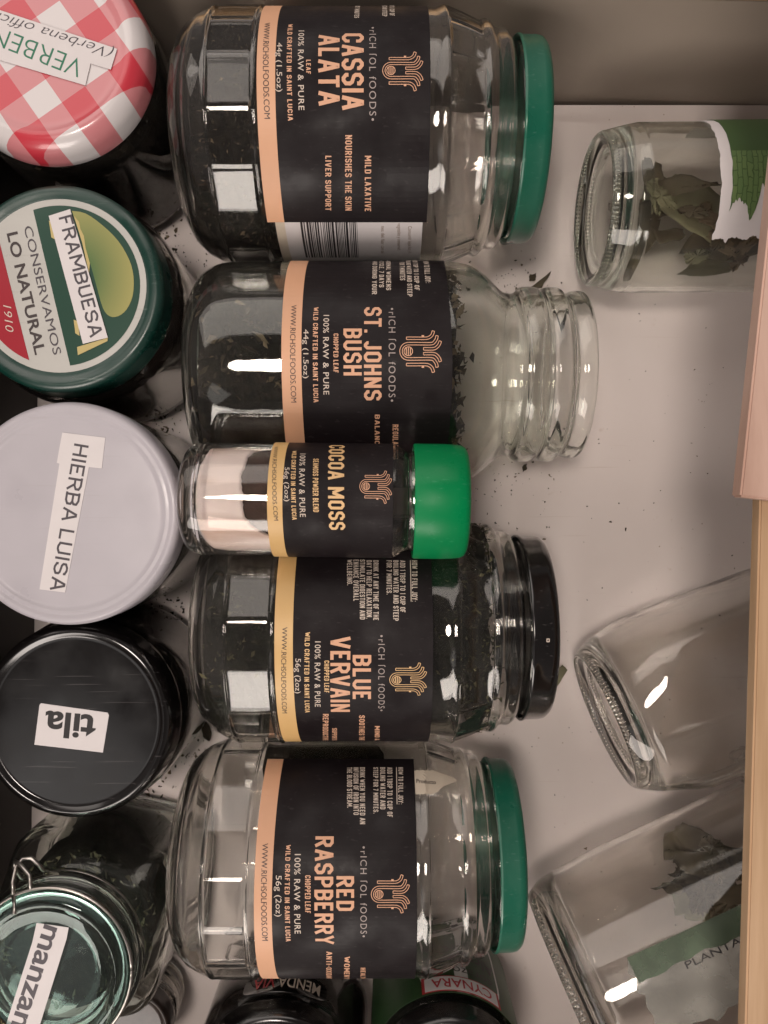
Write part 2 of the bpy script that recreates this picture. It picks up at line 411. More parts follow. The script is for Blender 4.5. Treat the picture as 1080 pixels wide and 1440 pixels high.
_g('V', .40, [(0, 1), (.18, 0), (.22, 0), (.40, 1)])
_g('W', .60, [(0, 1), (.15, .02)], [(.15, .02), (.30, .85)], [(.30, .85), (.45, .02)], [(.45, .02), (.60, 1)])
_g('X', .38, [(0, 0), (.38, 1)], [(0, 1), (.38, 0)])
_g('Y', .38, [(0, 1), (.19, .45), (.38, 1)], [(.19, .45), (.19, 0)])
_g('Z', .34, [(0, 1), (.34, 1)], [(.33, .97), (.01, .03)], [(0, 0), (.34, 0)])
_g('1', .12, [(0, .85), (.12, 1), (.12, 0)])
_g('7', .32, [(0, 1), (.32, 1), (.10, 0)])
_g('.', 0, [(0, -.07), (0, .13)])
_g(',', .04, [(.04, .04), (0, -.14)])
_g(':', 0, [(0, .02), (0, .16)], [(0, .58), (0, .72)])
_g('-', .18, [(0, .48), (.18, .48)])
_g('&', .40, [(.40, 0), (.06, .72), (.06, .92), (.14, 1), (.24, .92), (.24, .72), (0, .34), (0, .12), (.12, 0), (.26, 0), (.40, .40)])
_g("'", 0, [(0, .8), (0, 1)])
def mitre(pts, w):
    n = len(pts); L, Rr = [], []
    closed = n > 3 and pts[0] == pts[-1]
    for i, p in enumerate(pts):
        a = pts[i - 1] if i else (pts[-2] if closed else None); b = pts[i + 1] if i < n - 1 else (pts[1] if closed else None)
        d1 = Vector((p[0] - a[0], p[1] - a[1])).normalized() if a else None; d2 = Vector((b[0] - p[0], b[1] - p[1])).normalized() if b else None
        if d1 is None: d1 = d2
        if d2 is None: d2 = d1
        n1 = Vector((-d1.y, d1.x)); n2 = Vector((-d2.y, d2.x)); m = (n1 + n2)
        m = m.normalized() if m.length > 1e-5 else n1; k = min(2.2, 1 / max(.3, m.dot(n1)))
        L.append((p[0] + m.x * w / 2 * k, p[1] + m.y * w / 2 * k)); Rr.append((p[0] - m.x * w / 2 * k, p[1] - m.y * w / 2 * k))
    V = []; Fs = []
    for i in range(n):
        V += [L[i], Rr[i]]
        if i: Fs.append((2 * i - 2, 2 * i - 1, 2 * i + 1, 2 * i))
    return V, Fs
def stroke_text(s, wt=.15, gap=.13, wide=1.0):
    """condensed block capitals drawn with strokes: (x, y, layer) vertices, cap height 1"""
    x = wt / 2; V, Fs = [], []
    for ch in s:
        if ch == ' ': x += .34; continue
        w, st = GL[ch]
        for k, p in enumerate(st):
            q = [(x + a * wide, wt / 2 + b * (1 - wt)) for a, b in p]
            if q[0] != q[-1]:                       # square ends
                pass
            v, f = mitre(q, wt); b0 = len(V)
            if len(st) > 1 or True:
                V += [(a, b, k) for a, b in v]; Fs += [tuple(b0 + i for i in g) for g in f]
        x += w * wide + wt + gap
    return V, Fs
for _k, (_w, _s) in list(GL.items()):               # let open vertical stroke ends reach the cap and base lines
    out = []
    for p in _s:
        p = list(p)
        for e, o in ((0, 1), (-1, -2)):
            if p[0] == p[-1]: break
            a, b = p[e], p[o]
            if (a[1] in (0, 1)) and abs(a[1] - b[1]) > .3:
                d = .088 if a[1] == 1 else -.088
                p[e] = (a[0] + (a[0] - b[0]) * abs(d) / abs(a[1] - b[1]), a[1] + d)
            elif a[1] in (0, 1) and abs(a[1] - b[1]) < 1e-6:
                p[e] = (a[0] + (.05 if a[0] > b[0] else -.07), a[1])
        out.append(p)
    GL[_k] = (_w, out)
class Ink:
    """collects lettering meshes of several colours into one object"""
    def __init__(s): s.v, s.f, s.mi, s.mats = [], [], [], []
    def add(s, V, Fs, mat):
        if mat not in s.mats: s.mats.append(mat)
        b = len(s.v); s.v += V; s.f += [tuple(b + i for i in q) for q in Fs]; s.mi += [s.mats.index(mat)] * len(Fs)
    def build(s, name, parent, world=None): return link(name, s.v, s.f, s.mats, parent, s.mi, False, world)
def wrap_text(ink, m, R, s, mat, base, top, y0, y1, bold=0.0, arc=None, spacing=1.0, shear=0):
    if bold >= .02:
        V, Fs = stroke_text(s, .17 if bold < .024 else .165, .15 if bold < .024 else .12); cap = 1
    else:
        V, Fs = text_mesh(s, bold, shear, spacing); V = [(a, b, 0) for a, b in V]; cap = _cap[('H', bold)]
    x0 = min(v[0] for v in V); w = max(v[0] for v in V) - x0
    if arc is None:
        t0, z0 = on_cyl(m, R, base, y0); t1, z1 = on_cyl(m, R, base, y1)
    else:
        t1, z1 = on_cyl(m, R, base, y1); t0 = t1 - arc / R; z0 = z1
    ym = (y0 + y1) / 2 if arc is None else y1 - 5
    _, zb = on_cyl(m, R, base, ym); _, zt = on_cyl(m, R, top, ym)
    out = []
    for x, y, ly in V:
        k = (x - x0) / w; th = t0 + (t1 - t0) * k; Rr = R + ly * .000012
        z = z0 + (z1 - z0) * k + (zt - zb) * y / cap
        out.append((Rr * math.cos(th), Rr * math.sin(th), z))
    ink.add(out, Fs, mat)
def flat_text(ink, s, mat, p0, p1, cap_px, z, bold=0.0, shear=0.0, spacing=1.0, stroke=0, wide=1.7):
    if stroke: V, Fs = stroke_text(s, stroke, .19, wide); cap = 1
    else:
        V, Fs = text_mesh(s, bold, shear, spacing); V = [(a, b, 0) for a, b in V]; cap = _cap[('H', bold)]
    x0 = min(v[0] for v in V); w = max(v[0] for v in V) - x0
    a, b = at(*p0, z), at(*p1, z); d = (b - a); L = d.length; d.normalize(); up = Vector((-d.y, d.x, 0))
    c = cap_px * (H - z) / F
    ink.add([a + d * ((x - x0) / w * L) + up * (y / cap * c) + Vector((0, 0, ly * .00001)) for x, y, ly in V], Fs, mat)
def poly_px(pts, z): return [at(x, y, z) for x, y in pts]
def slab(name, pts, th, mat, parent, world, lift=0):
    """flat sticker: polygon of world points with a thickness"""
    n = len(pts); V = [Vector(p) for p in pts] + [Vector(p) + Vector((0, 0, th)) for p in pts]
    Fs = [tuple(range(n, 2 * n)), tuple(reversed(range(n)))] + [(i, (i + 1) % n, n + (i + 1) % n, n + i) for i in range(n)]
    o = link(name, V, Fs, mat, parent, None, False, world); return fix(o)
def patch(m, R, t0, t1, z0, z1, nt=48, nz=2, jag=None, th=.00025):
    """part of a cylinder wall with thickness, in local space"""
    V, Fs = [], []
    for s in (0, 1):
        for i in range(nt + 1):
            t = t0 + (t1 - t0) * i / nt
            for j in range(nz + 1):
                z = z0 + (z1 - z0) * j / nz
                if jag: z = jag(t, j / nz, z)
                r = R + s * th
                V.append((r * math.cos(t), r * math.sin(t), z))
    N = (nt + 1) * (nz + 1)
    def ix(s, i, j): return s * N + i * (nz + 1) + j
    for i in range(nt):
        for j in range(nz):
            Fs.append((ix(1, i, j), ix(1, i + 1, j), ix(1, i + 1, j + 1), ix(1, i, j + 1)))
            Fs.append((ix(0, i, j), ix(0, i, j + 1), ix(0, i + 1, j + 1), ix(0, i + 1, j)))
    for i in range(nt):
        Fs.append((ix(0, i, 0), ix(0, i + 1, 0), ix(1, i + 1, 0), ix(1, i, 0)))
        Fs.append((ix(0, i, nz), ix(1, i, nz), ix(1, i + 1, nz), ix(0, i + 1, nz)))
    for j in range(nz):
        Fs.append((ix(0, 0, j), ix(1, 0, j), ix(1, 0, j + 1), ix(0, 0, j + 1)))
        Fs.append((ix(0, nt, j), ix(0, nt, j + 1), ix(1, nt, j + 1), ix(1, nt, j)))
    return V, Fs

# ---- emblem on the dark labels (waves rising from a sun)
def ribbon(pts, w):
    V, Fs = [], []
    n = len(pts)
    for i, (x, y) in enumerate(pts):
        a = pts[max(i - 1, 0)]; b = pts[min(i + 1, n - 1)]
        dx, dy = b[0] - a[0], b[1] - a[1]; L = math.hypot(dx, dy) or 1
        V += [(x - dy / L * w / 2, y + dx / L * w / 2), (x + dy / L * w / 2, y - dx / L * w / 2)]
        if i: Fs.append((2 * i - 2, 2 * i - 1, 2 * i + 1, 2 * i))
    return V, Fs
def offset_line(pts, d):
    out = []; n = len(pts)
    for i, (x, y) in enumerate(pts):
        a = pts[max(i - 1, 0)]; b = pts[min(i + 1, n - 1)]
        dx, dy = b[0] - a[0], b[1] - a[1]; L = math.hypot(dx, dy) or 1
        out.append((x - dy / L * d, y + dx / L * d))
    return out
def emblem_shapes():
    S = []
    A = [(352, 384), (480, 384), (610, 384), (660, 373), (700, 340), (720, 285)]
    B = [(500, 457), (690, 457), (735, 430), (760, 392), (769, 350)]
    C = [(585, 525), (715, 525), (765, 503), (797, 465), (813, 423)]
    arch = [(378 - 100 * math.sin(t), 557 - 100 * math.cos(t)) for t in [PI * k / 16 for k in range(17)]]
    mir = lambda L: [(x, 1114 - y) for x, y in L]
    Bfull = list(reversed(smooth2(B))) + arch + mir(smooth2(B))
    for L in (smooth2(A), mir(smooth2(A)), smooth2(C), mir(smooth2(C)), Bfull):
        a, b = offset_line(L, 17), offset_line(L, -17)
        S.append(ribbon(a, 10)); S.append(ribbon(b, 10))
        for e in (0, -1): S.append(ribbon([a[e], b[e]], 10))
    S.append(ribbon([(378 - 58 * math.sin(t), 557 - 58 * math.cos(t)) for t in [2 * PI * k / 28 for k in range(29)]], 11))
    for k in (-28, 0, 28):
        h = math.sqrt(58 * 58 - k * k) - 8
        S.append(ribbon([(378 + k, 557 - h), (378 + k, 557 + h)], 13))
    for y0, y1 in ((366, 342), (748, 772)): S.append(ribbon([(576, y0), (576, y1)], 34))
    return S
def smooth2(p, sub=4):
    out = []; n = len(p)
    for i in range(n - 1):
        p0, p1, p2, p3 = p[max(i - 1, 0)], p[i], p[i + 1], p[min(i + 2, n - 1)]
        for k in range(sub):
            t = k / sub
            out.append(tuple(0.5 * ((2 * p1[j]) + (-p0[j] + p2[j]) * t + (2 * p0[j] - 5 * p1[j] + 4 * p2[j] - p3[j]) * t * t + (-p0[j] + 3 * p1[j] - 3 * p2[j] + p3[j]) * t ** 3) for j in (0, 1)))
    out.append(p[-1]); return out
def emblem(ink, m, R, x0, x1, y0, y1, mat):
    ta, za = on_cyl(m, R, x0, (y0 + y1) / 2); _, zb = on_cyl(m, R, x1, (y0 + y1) / 2)
    t0, _ = on_cyl(m, R, (x0 + x1) / 2, y0); t1, _ = on_cyl(m, R, (x0 + x1) / 2, y1)
    for k, (V, Fs) in enumerate(emblem_shapes()):
        rr = R + .00001 * (k % 7)
        out = []
        for x, y in V:
            z = za + (zb - za) * (x - 250) / 580; t = t0 + (t1 - t0) * (y - 280) / 554
            out.append((rr * math.cos(t), rr * math.sin(t), z))
        ink.add(out, Fs, mat)

# ---- herb heaps
def flake_at(V, Fs, p, s, rnd):
    a = rnd.uniform(0, 2 * PI); n = Vector((rnd.gauss(0, 1), rnd.gauss(0, 1), rnd.gauss(0, 1))).normalized()
    u = n.orthogonal().normalized(); v = n.cross(u)
    u, v = u * math.cos(a) + v * math.sin(a), v * math.cos(a) - u * math.sin(a)
    L, w = s * rnd.uniform(.6, 1.3), s * rnd.uniform(.2, .55); b = len(V)
    k = rnd.uniform(-.3, .3) * s
    V += [p - u * L, p - v * w * .8 + n * k, p + u * L * .8 + v * w * .2, p + v * w + n * k]
    Fs.append((b, b + 1, b + 2)); Fs.append((b, b + 2, b + 3))
def heap(name, m, R, z0, z1, level, mats, label, nf=1500, size=.002, rough=.0025, slope=0.0, seed=1, up=True, zc_end=.006, cat='dried herbs'):
    """herbs filling a cylinder; lying jars: filled below local x = level; standing (up=False): up to z1"""
    rnd = random.Random(seed); V, Fs, mi = [], [], []
    nz, na = 46, 48; surf = []
    rows = []
    for i in range(nz + 1):
        f = i / nz; z = z0 + (z1 - z0) * f
        row = []
        for k in range(na):
            a = 2 * PI * k / na
            e0 = min(1, (f * (z1 - z0)) / zc_end); e1 = min(1, ((1 - f) * (z1 - z0)) / zc_end)
            sh = math.sqrt(max(0, 1 - (1 - e0) ** 2)) * (math.sqrt(max(0, 1 - (1 - e1) ** 2)))
            r = R * (.86 + .14 * sh) if i not in (0, nz) else R * .8
            x, y = r * math.cos(a), r * math.sin(a)
            zz = z
            if up:
                lv = level - slope * f * R + rough * 1.5 * noise.noise(Vector((y * 90, z * 90, seed * 3.1)))
                if x > lv: x = lv + .0006 * noise.noise(Vector((y * 400, z * 400, seed)))
            nz_ = noise.noise(Vector((x * 160, y * 160, z * 160 + seed)))
            if i in (0, nz): zz += (1 if i else -1) * 0
            if f > .5: zz += rough * 2 * noise.noise(Vector((x * 140, y * 140, seed * 1.7))) * (f - .5) * 2
            p = Vector((x, y, zz)); row.append(len(V)); V.append(p); surf.append(p)
        rows.append(row)
    for a, b in zip(rows, rows[1:]):
        for k in range(na): Fs.append((a[k], a[(k + 1) % na], b[(k + 1) % na], b[k]))
    c0 = len(V); V.append(Vector((sum(V[i].x for i in rows[0]) / na, 0, z0)))
    c1 = len(V); V.append(Vector((sum(V[i].x for i in rows[-1]) / na, 0, z1 + rough)))
    for k in range(na):
        Fs.append((c0, rows[0][(k + 1) % na], rows[0][k])); Fs.append((c1, rows[-1][k], rows[-1][(k + 1) % na]))
    mi += [0] * len(Fs)
    for _ in range(nf):
        p = rnd.choice(surf) if rnd.random() < .82 else surf[-1 - rnd.randrange(na * 6)]
        p = p + Vector((rnd.gauss(0, .0012), rnd.gauss(0, .0012), rnd.gauss(0, .0018)))
        if p.x ** 2 + p.y ** 2 > (R - .0004) ** 2 or p.z < z0: continue
        n0 = len(Fs); flake_at(V, Fs, p, size * rnd.uniform(.5, 1.4), rnd); mi += [1] * (len(Fs) - n0)
    for i in range(c1 + 1, len(V)):                      # keep flakes inside the glass
        q = V[i]; rr = math.hypot(q.x, q.y)
        if rr > R: q.x *= R / rr; q.y *= R / rr
        q.z = max(q.z, z0)
    o = link(name, V, Fs, mats, None, mi, False); o.matrix_world = m
    return tag(o, label, cat, None, 'stuff')

# ================================================================== SETTING
def box(name, lo, hi, mat, parent=None, rot=0, piv=(0, 0), bev=.0006):
    bm = bmesh.new(); bmesh.ops.create_cube(bm, size=1)
    for v in bm.verts:
        v.co = Vector(((lo[0] + hi[0]) / 2 + v.co.x * (hi[0] - lo[0]), (lo[1] + hi[1]) / 2 + v.co.y * (hi[1] - lo[1]), (lo[2] + hi[2]) / 2 + v.co.z * (hi[2] - lo[2])))
    if bev: bmesh.ops.bevel(bm, geom=bm.edges[:], offset=bev, segments=2, affect='EDGES')
    if rot: bmesh.ops.rotate(bm, verts=bm.verts[:], cent=(*piv, 0), matrix=Matrix.Rotation(rot, 3, 'Z'))
    me = bpy.data.meshes.new(name); bm.to_mesh(me); bm.free(); me.materials.append(mat)
    o = bpy.data.objects.new(name, me); COL.objects.link(o)
    if parent: o.parent = parent
    return o
ROT = -.028
fl = box('floor', (-.185, -.297, -.020), (.42, .2085, -.005), M['floor'], None, 0, bev=0)
tag(fl, 'off-white drawer bottom under the jars', 'drawer bottom', None, 'structure')
liner = box('floor_liner', (-.180, -.290, -.0035), (.42, .1985, 0), M['floor'], None, ROT * .8, (.08, .1985), bev=.0008)
tag(liner, 'thin off-white sheet lining the drawer bottom', 'drawer liner', None, 'structure')
wr = root('drawer_wall', 'off-white drawer side wall behind the large jar with the green lid', 'drawer wall', Matrix.Translation((0, .2125, 0)))
w1 = box('wall_panel', (-.188, 0, -.02), (.45, .013, .0700), M['wall'], wr, ROT, (.07, 0))
w2 = box('wooden_edge', (-.1883, -.0003, .0700), (.45, .0133, .0730), M['edge_wood'], wr, ROT, (.07, 0))

wl2 = root('drawer_wall', 'added drawer side, coloured near-black for shade, beyond the jars with printed lids', 'drawer wall', Matrix.Translation((-.176, 0, 0)))  # added side: blocks low light and darkens the gaps beside the lids
box('wall_panel', (-.014, -.30, -.02), (0, .214, .1005), M['shade_board'], wl2, ROT * .5, (0, 0))
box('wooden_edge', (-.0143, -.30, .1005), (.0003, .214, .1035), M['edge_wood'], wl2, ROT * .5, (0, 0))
wl3 = root('drawer_wall', 'added off-white drawer side below the jars with the oval label and green band', 'drawer wall', Matrix.Translation((0, -.286, 0)))  # added side: closes the drawer and keeps low light out
box('wall_panel', (-.17, -.014, -.02), (.30, 0, .0655), M['wall'], wl3, ROT * .3, (0, 0))
box('wooden_edge', (-.17, -.0143, .0655), (.30, .0003, .0685), M['edge_wood'], wl3, ROT * .3, (0, 0))
board = box('wooden_board', (.1192, -.36, .134), (.25, .012, .1395), M['wood'], None, ROT, (.1192, 0))
tag(board, 'pale pine board along the right side, above the empty jars', 'wooden board')
board2 = box('pink_board', (.1098, .0047, .1400), (.26, .30, .1462), M['pink_wood'], None, -.105, (.1098, .0047))
tag(board2, 'pinkish wooden board lying on top of the pale pine board', 'wooden board')

# ================================================================== LYING JARS
NF = 16
def jar_rf(th, z, r):
    n = NF; ph = ((th + PI / n) % (2 * PI / n)) - PI / n
    def flat(d): return (math.cos(PI / n) / math.cos(ph)) * d
    edge = abs(ph) / (PI / n)
    if .0185 <= z <= .0345:
        return r * (math.cos(PI / n) / math.cos(ph)) + (.00022 * max(0, (edge - .88) / .12))
    if .1095 <= z <= .1225:
        return r * (1 - .6 * (1 - math.cos(PI / n) / math.cos(ph))) + (.0004 * max(0, (edge - .9) / .1))
    return r
JAR_OUT = ([(.0035, 0), (.0035, .020), (.0025, .029), (.0004, .0335), (0, .0355), (.0006, .0378), (.0032, .0425), (.0075, .0462), (.0125, .0486), (.0160, .0499),
            (.0172, .0506), (.0180, .0506), (.0185, .0503), (.0190, .0503), (.0265, .0504), (.0340, .0503), (.0345, .0503), (.0352, .0507), (.0362, .0507), (.0372, .0499), (.040, .0496), (.046, .0497),
            (.075, .0498), (.100, .0498), (.1045, .0496), (.1065, .0502), (.1082, .0508), (.1093, .0504), (.1095, .0500), (.116, .0478), (.1225, .0452), (.1232, .0456), (.1248, .0462), (.1265, .0458),
            (.1282, .0437), (.1300, .0430), (.1325, .0432), (.1342, .0424), (.1358, .0402), (.1375, .0388), (.1390, .0384), (.1400, .0390), (.1410, .0392), (.1420, .0384), (.1432, .0382), (.1442, .0388), (.1452, .0384), (.1480, .0376), (.1486, .0366)])
def lid_profile(R, z0, z1, rim=.0016, flute=0):
    """metal twist lid, opening at z0, closed at z1"""
    return [(z1 - .0012, 0), (z1 - .0012, R * .78), (z1 - .0016, R * .815), (z1 - .0012, R * .85), (z1 - .0002, R * .885), (z1, R * .915), (z1 - .0004, R * .95), (z1 - .0018, R * .978), (z1 - .0038, R * .988),
            (z0 + .0022, R * .99), (z0 + .0012, R), (z0 + .0003, R), (z0, R * .992), (z0 + .0003, R * .975), (z0 + .0012, R * .972), (z1 - .004, R * .965), (z1 - .003, R * .9), (z1 - .003, 0)]
def facet_jar(name, label, m, lid_mat, lid_name, sc=1.0, group='faceted glass jars lying on their sides'):
    r = root(name, label, 'glass jar', m @ Matrix.Scale(1, 4))
    V, Fs = lathe([(z, rr) for z, rr in glass_shell(JAR_OUT, .0023)], NF * 10, jar_rf)
    V = [(x * sc, y * sc, z * sc) for x, y, z in V]
    g = fix(link('glass_body', V, Fs, M['glass'], r))
    V, Fs = lathe(lid_profile(.0412, .1386, .1502), 120, lambda th, z, q: q * (1 + (.006 * max(0, math.sin(6 * th)) ** 6 if z < .1405 and q > .0405 else 0)))
    V = [(x * sc, y * sc, z * sc) for x, y, z in V]
    autosmooth(fix(link('lid', V, Fs, lid_mat, r)), 60)
    r['group'] = group
    return r
def dark_label(r, m, R, strip_l, strip_r, right, ty0, ty1, strip_mat, th0=None, th1=None, jag=None):
    """dark paper label with a coloured strip at its base end; returns the label object. pixel edges measured at row ty0..ty1"""
    ym = (ty0 + ty1) / 2
    _, za = on_cyl(m, R, strip_l, ym); _, zb = on_cyl(m, R, strip_r, ym); _, zc = on_cyl(m, R, right, ym)
    t0 = th0 if th0 is not None else on_cyl(m, R, right, ty0)[0]
    t1 = th1 if th1 is not None else on_cyl(m, R, right, ty1)[0]
    V, Fs = patch(m, R, t0, t1, za, zb, 64, 1)
    V2, F2 = patch(m, R, t0, t1, zb, zc, 64, 6, jag)
    b = len(V)
    o = link('label', V + V2, Fs + [tuple(b + i for i in q) for q in F2], [strip_mat, M['label_dark']], r, [0] * len(Fs) + [1] * len(F2), False)
    return o

def jar_matrix(axis_angle_deg, X_end, R, ang=0.0):
    zc = R
    Y = -(H - zc) * math.tan(math.radians(axis_angle_deg))
    return Matrix.Translation((X_end, Y, zc)) @ lying(None, None, 0, ang)
TXT = [('www', 'WWW.RICHSOLFOODS.COM')]

# --- large green-lidded jar at the top
SC1 = 1.0; RJ1 = .0508
m1 = jar_matrix(-26.4, -.0845, RJ1)
j1 = facet_jar('glass_jar', 'large faceted glass jar lying beside the drawer wall, green lid, label reading CASSIA ALATA', m1, M['green_lid'], 'green', SC1)
R = .0498 + .00012
lb = dark_label(j1, m1, R, 362, 388, 605, 10, 312, M['strip_orange'], th0=-1.75)
ink = Ink(); RT = R + .00025 + .00008; O, C_, G, D = M['ink_orange'], M['ink_cream'], M['ink_grey'], M['ink_dark']
wt = lambda *a, **k: wrap_text(ink, m1, RT, *a, **k)
wt('WWW.RICHSOLFOODS.COM', D, 372, 380, 32, 167)
wt('44g (1.5oz)', C_, 389.5, 397, 60, 129)
wt('WILD CRAFTED IN SAINT LUCIA', O, 405, 412, 34, 170, bold=.02)
wt('100% RAW & PURE', C_, 420, 428, 43, 155, bold=.005, spacing=1.1)
wt('LEAF', O, 430.5, 437, 84, 104, bold=.02)
wt('ALATA', O, 448, 478, 49, 149, bold=.025)
wt('CASSIA', O, 481, 512, 47, 155, bold=.025)
wt('\u2022rICH \u017fOL fOODS\u2022', G, 519.5, 529, 38, 170, spacing=1.25)
wt('LIVER SUPPORT', O, 457.5, 466, 219, 296, bold=.02)
wt('NOURISHES THE SKIN', O, 485.5, 495, 190, 296, bold=.02)
wt('MILD LAXATIVE', O, 513, 522, 219, 297, bold=.02)
wt('HOW TO FULL JOY:', C_, 570, 578, 0, 6, arc=.018, bold=.02)
wt('ADD 1 TBSP TO 1 CUP OF', C_, 548, 555, 0, 22, arc=.026, bold=.02)
wt('BOILING WATER AND STEEP', C_, 537.5, 544.5, 0, 23, arc=.028, bold=.02)
wt('FOR 7 MINUTES', C_, 498, 505, 0, 25, arc=.016, bold=.02)
emblem(ink, m1, RT, 537, 595, 73, 128, O)
ink.build('lettering', lb)
# older cream label under it, with barcode
t_a = on_cyl(m1, R, 500, 309)[0]; t_b = t_a + .62
_, za = on_cyl(m1, R, 388, 320); _, zb = on_cyl(m1, R, 401, 320); _, zc = on_cyl(m1, R, 594, 320)
Ro = .0498 + .00004
V, Fs = patch(m1, Ro, t_a - .1, t_b, za, zb, 20, 1, None, .00006); V2, F2 = patch(m1, Ro, t_a - .1, t_b, zb, zc, 20, 2, None, .00006)
old = link('old_label', V + V2, Fs + [tuple(len(V) + i for i in q) for q in F2], [M['paper_cream'], M['paper']], j1, [0] * len(Fs) + [1] * len(F2), False)
ink = Ink(); rnd = random.Random(5)
x = 425.0
while x < 503:
    w = rnd.choice((1.0, 1.0, 1.6, 2.2, 3.0)); _, z0 = on_cyl(m1, R, x, 335); _, z1 = on_cyl(m1, R, min(x + w, 503), 335)
    V, Fs = patch(m1, Ro + .00009, t_a - .02, t_a + .50, z0, z1, 12, 1, None, .00002); ink.add(V, Fs, M['ink_black']); x += w + rnd.choice((1.0, 1.4, 2.2))
for bx, s, y0, y1 in ((536, 'nes del. fuar con sal', 318, 356), (559, 'vegetales y conservad.', 314, 352), (574, 'Consumir lejos luz y h', 318, 356)):
    wrap_text(ink, m1, Ro + .0001, s, M['ink_brown'], bx, bx + 5, y0, y1)
ink.build('barcode', old)
heap('dried_herbs', m1, .0468, .006, .066, .020, [M['herb'], M['flake']], 'dark chopped herbs heaped in the base end of the large jar under the drawer wall', 5000, .0012, .003, .6, 3)

# --- middle jar with a wide open neck
R2 = .048
m2 = jar_matrix(-10.4, -.0795, R2 + .0003)
j2 = root('glass_jar', 'smooth glass jar with ringed open neck and no lid, label reading ST. JOHNS BUSH', 'glass jar', m2)
P2 = smooth_profile([(.003, 0), (.003, .02), (.0025, .030), (0, .0345), (.0006, .038), (.004, .0433), (.010, .0468), (.018, R2 - .0001), (.03, R2), (.07, R2), (.100, R2), (.108, R2 - .0003), (.116, .0462), (.122, .0424), (.127, .0378), (.130, .0356),
     (.1335, .0350), (.1355, .0358), (.1372, .0374), (.1405, .0378), (.1438, .0375), (.1452, .0362), (.1466, .0364), (.148, .0374), (.151, .0377), (.1535, .0372), (.1552, .0350), (.1565, .0342), (.1580, .0352), (.160, .0360), (.1625, .0361), (.1638, .0355), (.164, .0345)], 3)
V, Fs = lathe(glass_shell(P2, .0028), 112)
fix(link('glass_body', V, Fs, M['glass_green'], j2))
R = R2 + .00015
def jag2(t, f, z): return z + (.0006 * math.sin(3.1 * t + 1) if f > .9 else 0)
lb = dark_label(j2, m2, R, 396, 424, 634, 500, 540, M['strip_orange'], -1.15, 1.9, jag2)
ink = Ink(); RT = R + .00033
wt = lambda *a, **k: wrap_text(ink, m2, RT, *a, **k)
wt('WWW.RICHSOLFOODS.COM', D, 409.5, 417, 429, 566)
wt('44g (1.5oz)', C_, 427, 434, 463, 532)
wt('WILD CRAFTED IN SAINT LUCIA', O, 441, 448, 432, 566, bold=.02)
wt('100% RAW & PURE', C_, 455, 463, 443, 555, bold=.005, spacing=1.1)
wt('CHOPPED LEAF', O, 469, 476, 469, 524, bold=.02)
wt('BUSH', O, 483, 509, 462, 528, bold=.025)
wt('ST. JOHNS', O, 512, 537, 432, 563, bold=.025)
wt('\u2022rICH \u017fOL fOODS\u2022', G, 546.5, 556, 433, 565, spacing=1.25)
emblem(ink, m2, RT, 561, 621, 465, 524, O)
wt('BALANCING', O, 527, 534, 583, 640, bold=.02)
wt('REGULATING', O, 552, 560, 597, 640, bold=.02)
wt('HOW TO FULL JOY:', C_, 598, 606, 0, 398, arc=.022, bold=.02)
wt('ADD 1 TSP TO 1 CUP OF', C_, 583, 590, 0, 408, arc=.030, bold=.02)
wt('BOILING WATER AND STEEP', C_, 573, 580, 0, 417, arc=.032, bold=.02)
wt('FOR 7 MINUTES', C_, 562.5, 570, 0, 394, arc=.018, bold=.02)
wt('NORMAL WOMENS', C_, 543, 550, 0, 408, arc=.026, bold=.02)
wt('CYCLE, 7 DAYS', C_, 533, 540, 0, 404, arc=.024, bold=.02)
wt('AND DURING YOUR', C_, 523, 530, 0, 414, arc=.028, bold=.02)
ink.build('lettering', lb)
heap('dried_herbs', m2, .0447, .006, .107, .042, [M['herb'], M['flake']], 'dark dried leaf filling the lidless jar up to its shoulder', 5200, .0030, .003, .1, 11)

# --- black-lidded jar
SC3 = .97; RJ3 = .0508 * SC3
m3 = jar_matrix(8.75, -.0770, RJ3)
j3 = facet_jar('glass_jar', 'faceted glass jar lying on its side, black metal lid, dark label reading BLUE VERVAIN', m3, M['black_lid'], 'black', SC3)
R = .0498 * SC3 + .00012
lb = dark_label(j3, m3, R, 386, 412, 609, 860, 920, M['strip_gold'], on_cyl(m3, R, 500, 768)[0], on_cyl(m3, R, 500, 1042)[0])
ink = Ink(); RT = R + .00033; O3 = M['ink_gold']
wt = lambda *a, **k: wrap_text(ink, m3, RT, *a, **k)
wt('WWW.RICHSOLFOODS.COM', D, 397, 404, 882, 1003)
wt('56g (2oz)', C_, 415.5, 423, 926, 975)
wt('WILD CRAFTED IN SAINT LUCIA', O3, 429, 436, 889, 1002, bold=.02)
wt('100% RAW & PURE', C_, 443, 451, 902, 994, bold=.005, spacing=1.1)
wt('CHOPPED LEAF', O3, 456, 463, 929, 974, bold=.02)
wt('VERVAIN', O, 465, 493, 895, 1001, bold=.025)
wt('BLUE', O, 496, 522, 921, 983, bold=.025)
wt('\u2022rICH \u017fOL fOODS\u2022', G, 532, 541, 893, 1000, spacing=1.25)
emblem(ink, m3, RT, 547, 600, 932, 978, O3)
for s, b, t, y0, y1 in (('HOW TO FULL JOY:', 579, 587, 788, 846), ('ADD 1 TBSP TO 1 CUP OF', 562.5, 570, 788, 861), ('BOILING WATER AND STEEP', 553, 560.5, 788, 873), ('FOR 7 MINUTES.', 543.5, 551, 788, 836),
        ('DRINK AT ANY TIME OF THE', 525, 532.5, 788, 872), ('DAY TO HELP RELAXATION,', 515.5, 523, 788, 870), ('STIMULATE DIGESTION AND', 506, 513.5, 787, 871), ('ENHANCE OVERALL', 497, 504.5, 787, 845), ('WELLBEING.', 488, 495.5, 787, 823)):
    wt(s, C_, b, t, y0, y1, bold=.02)
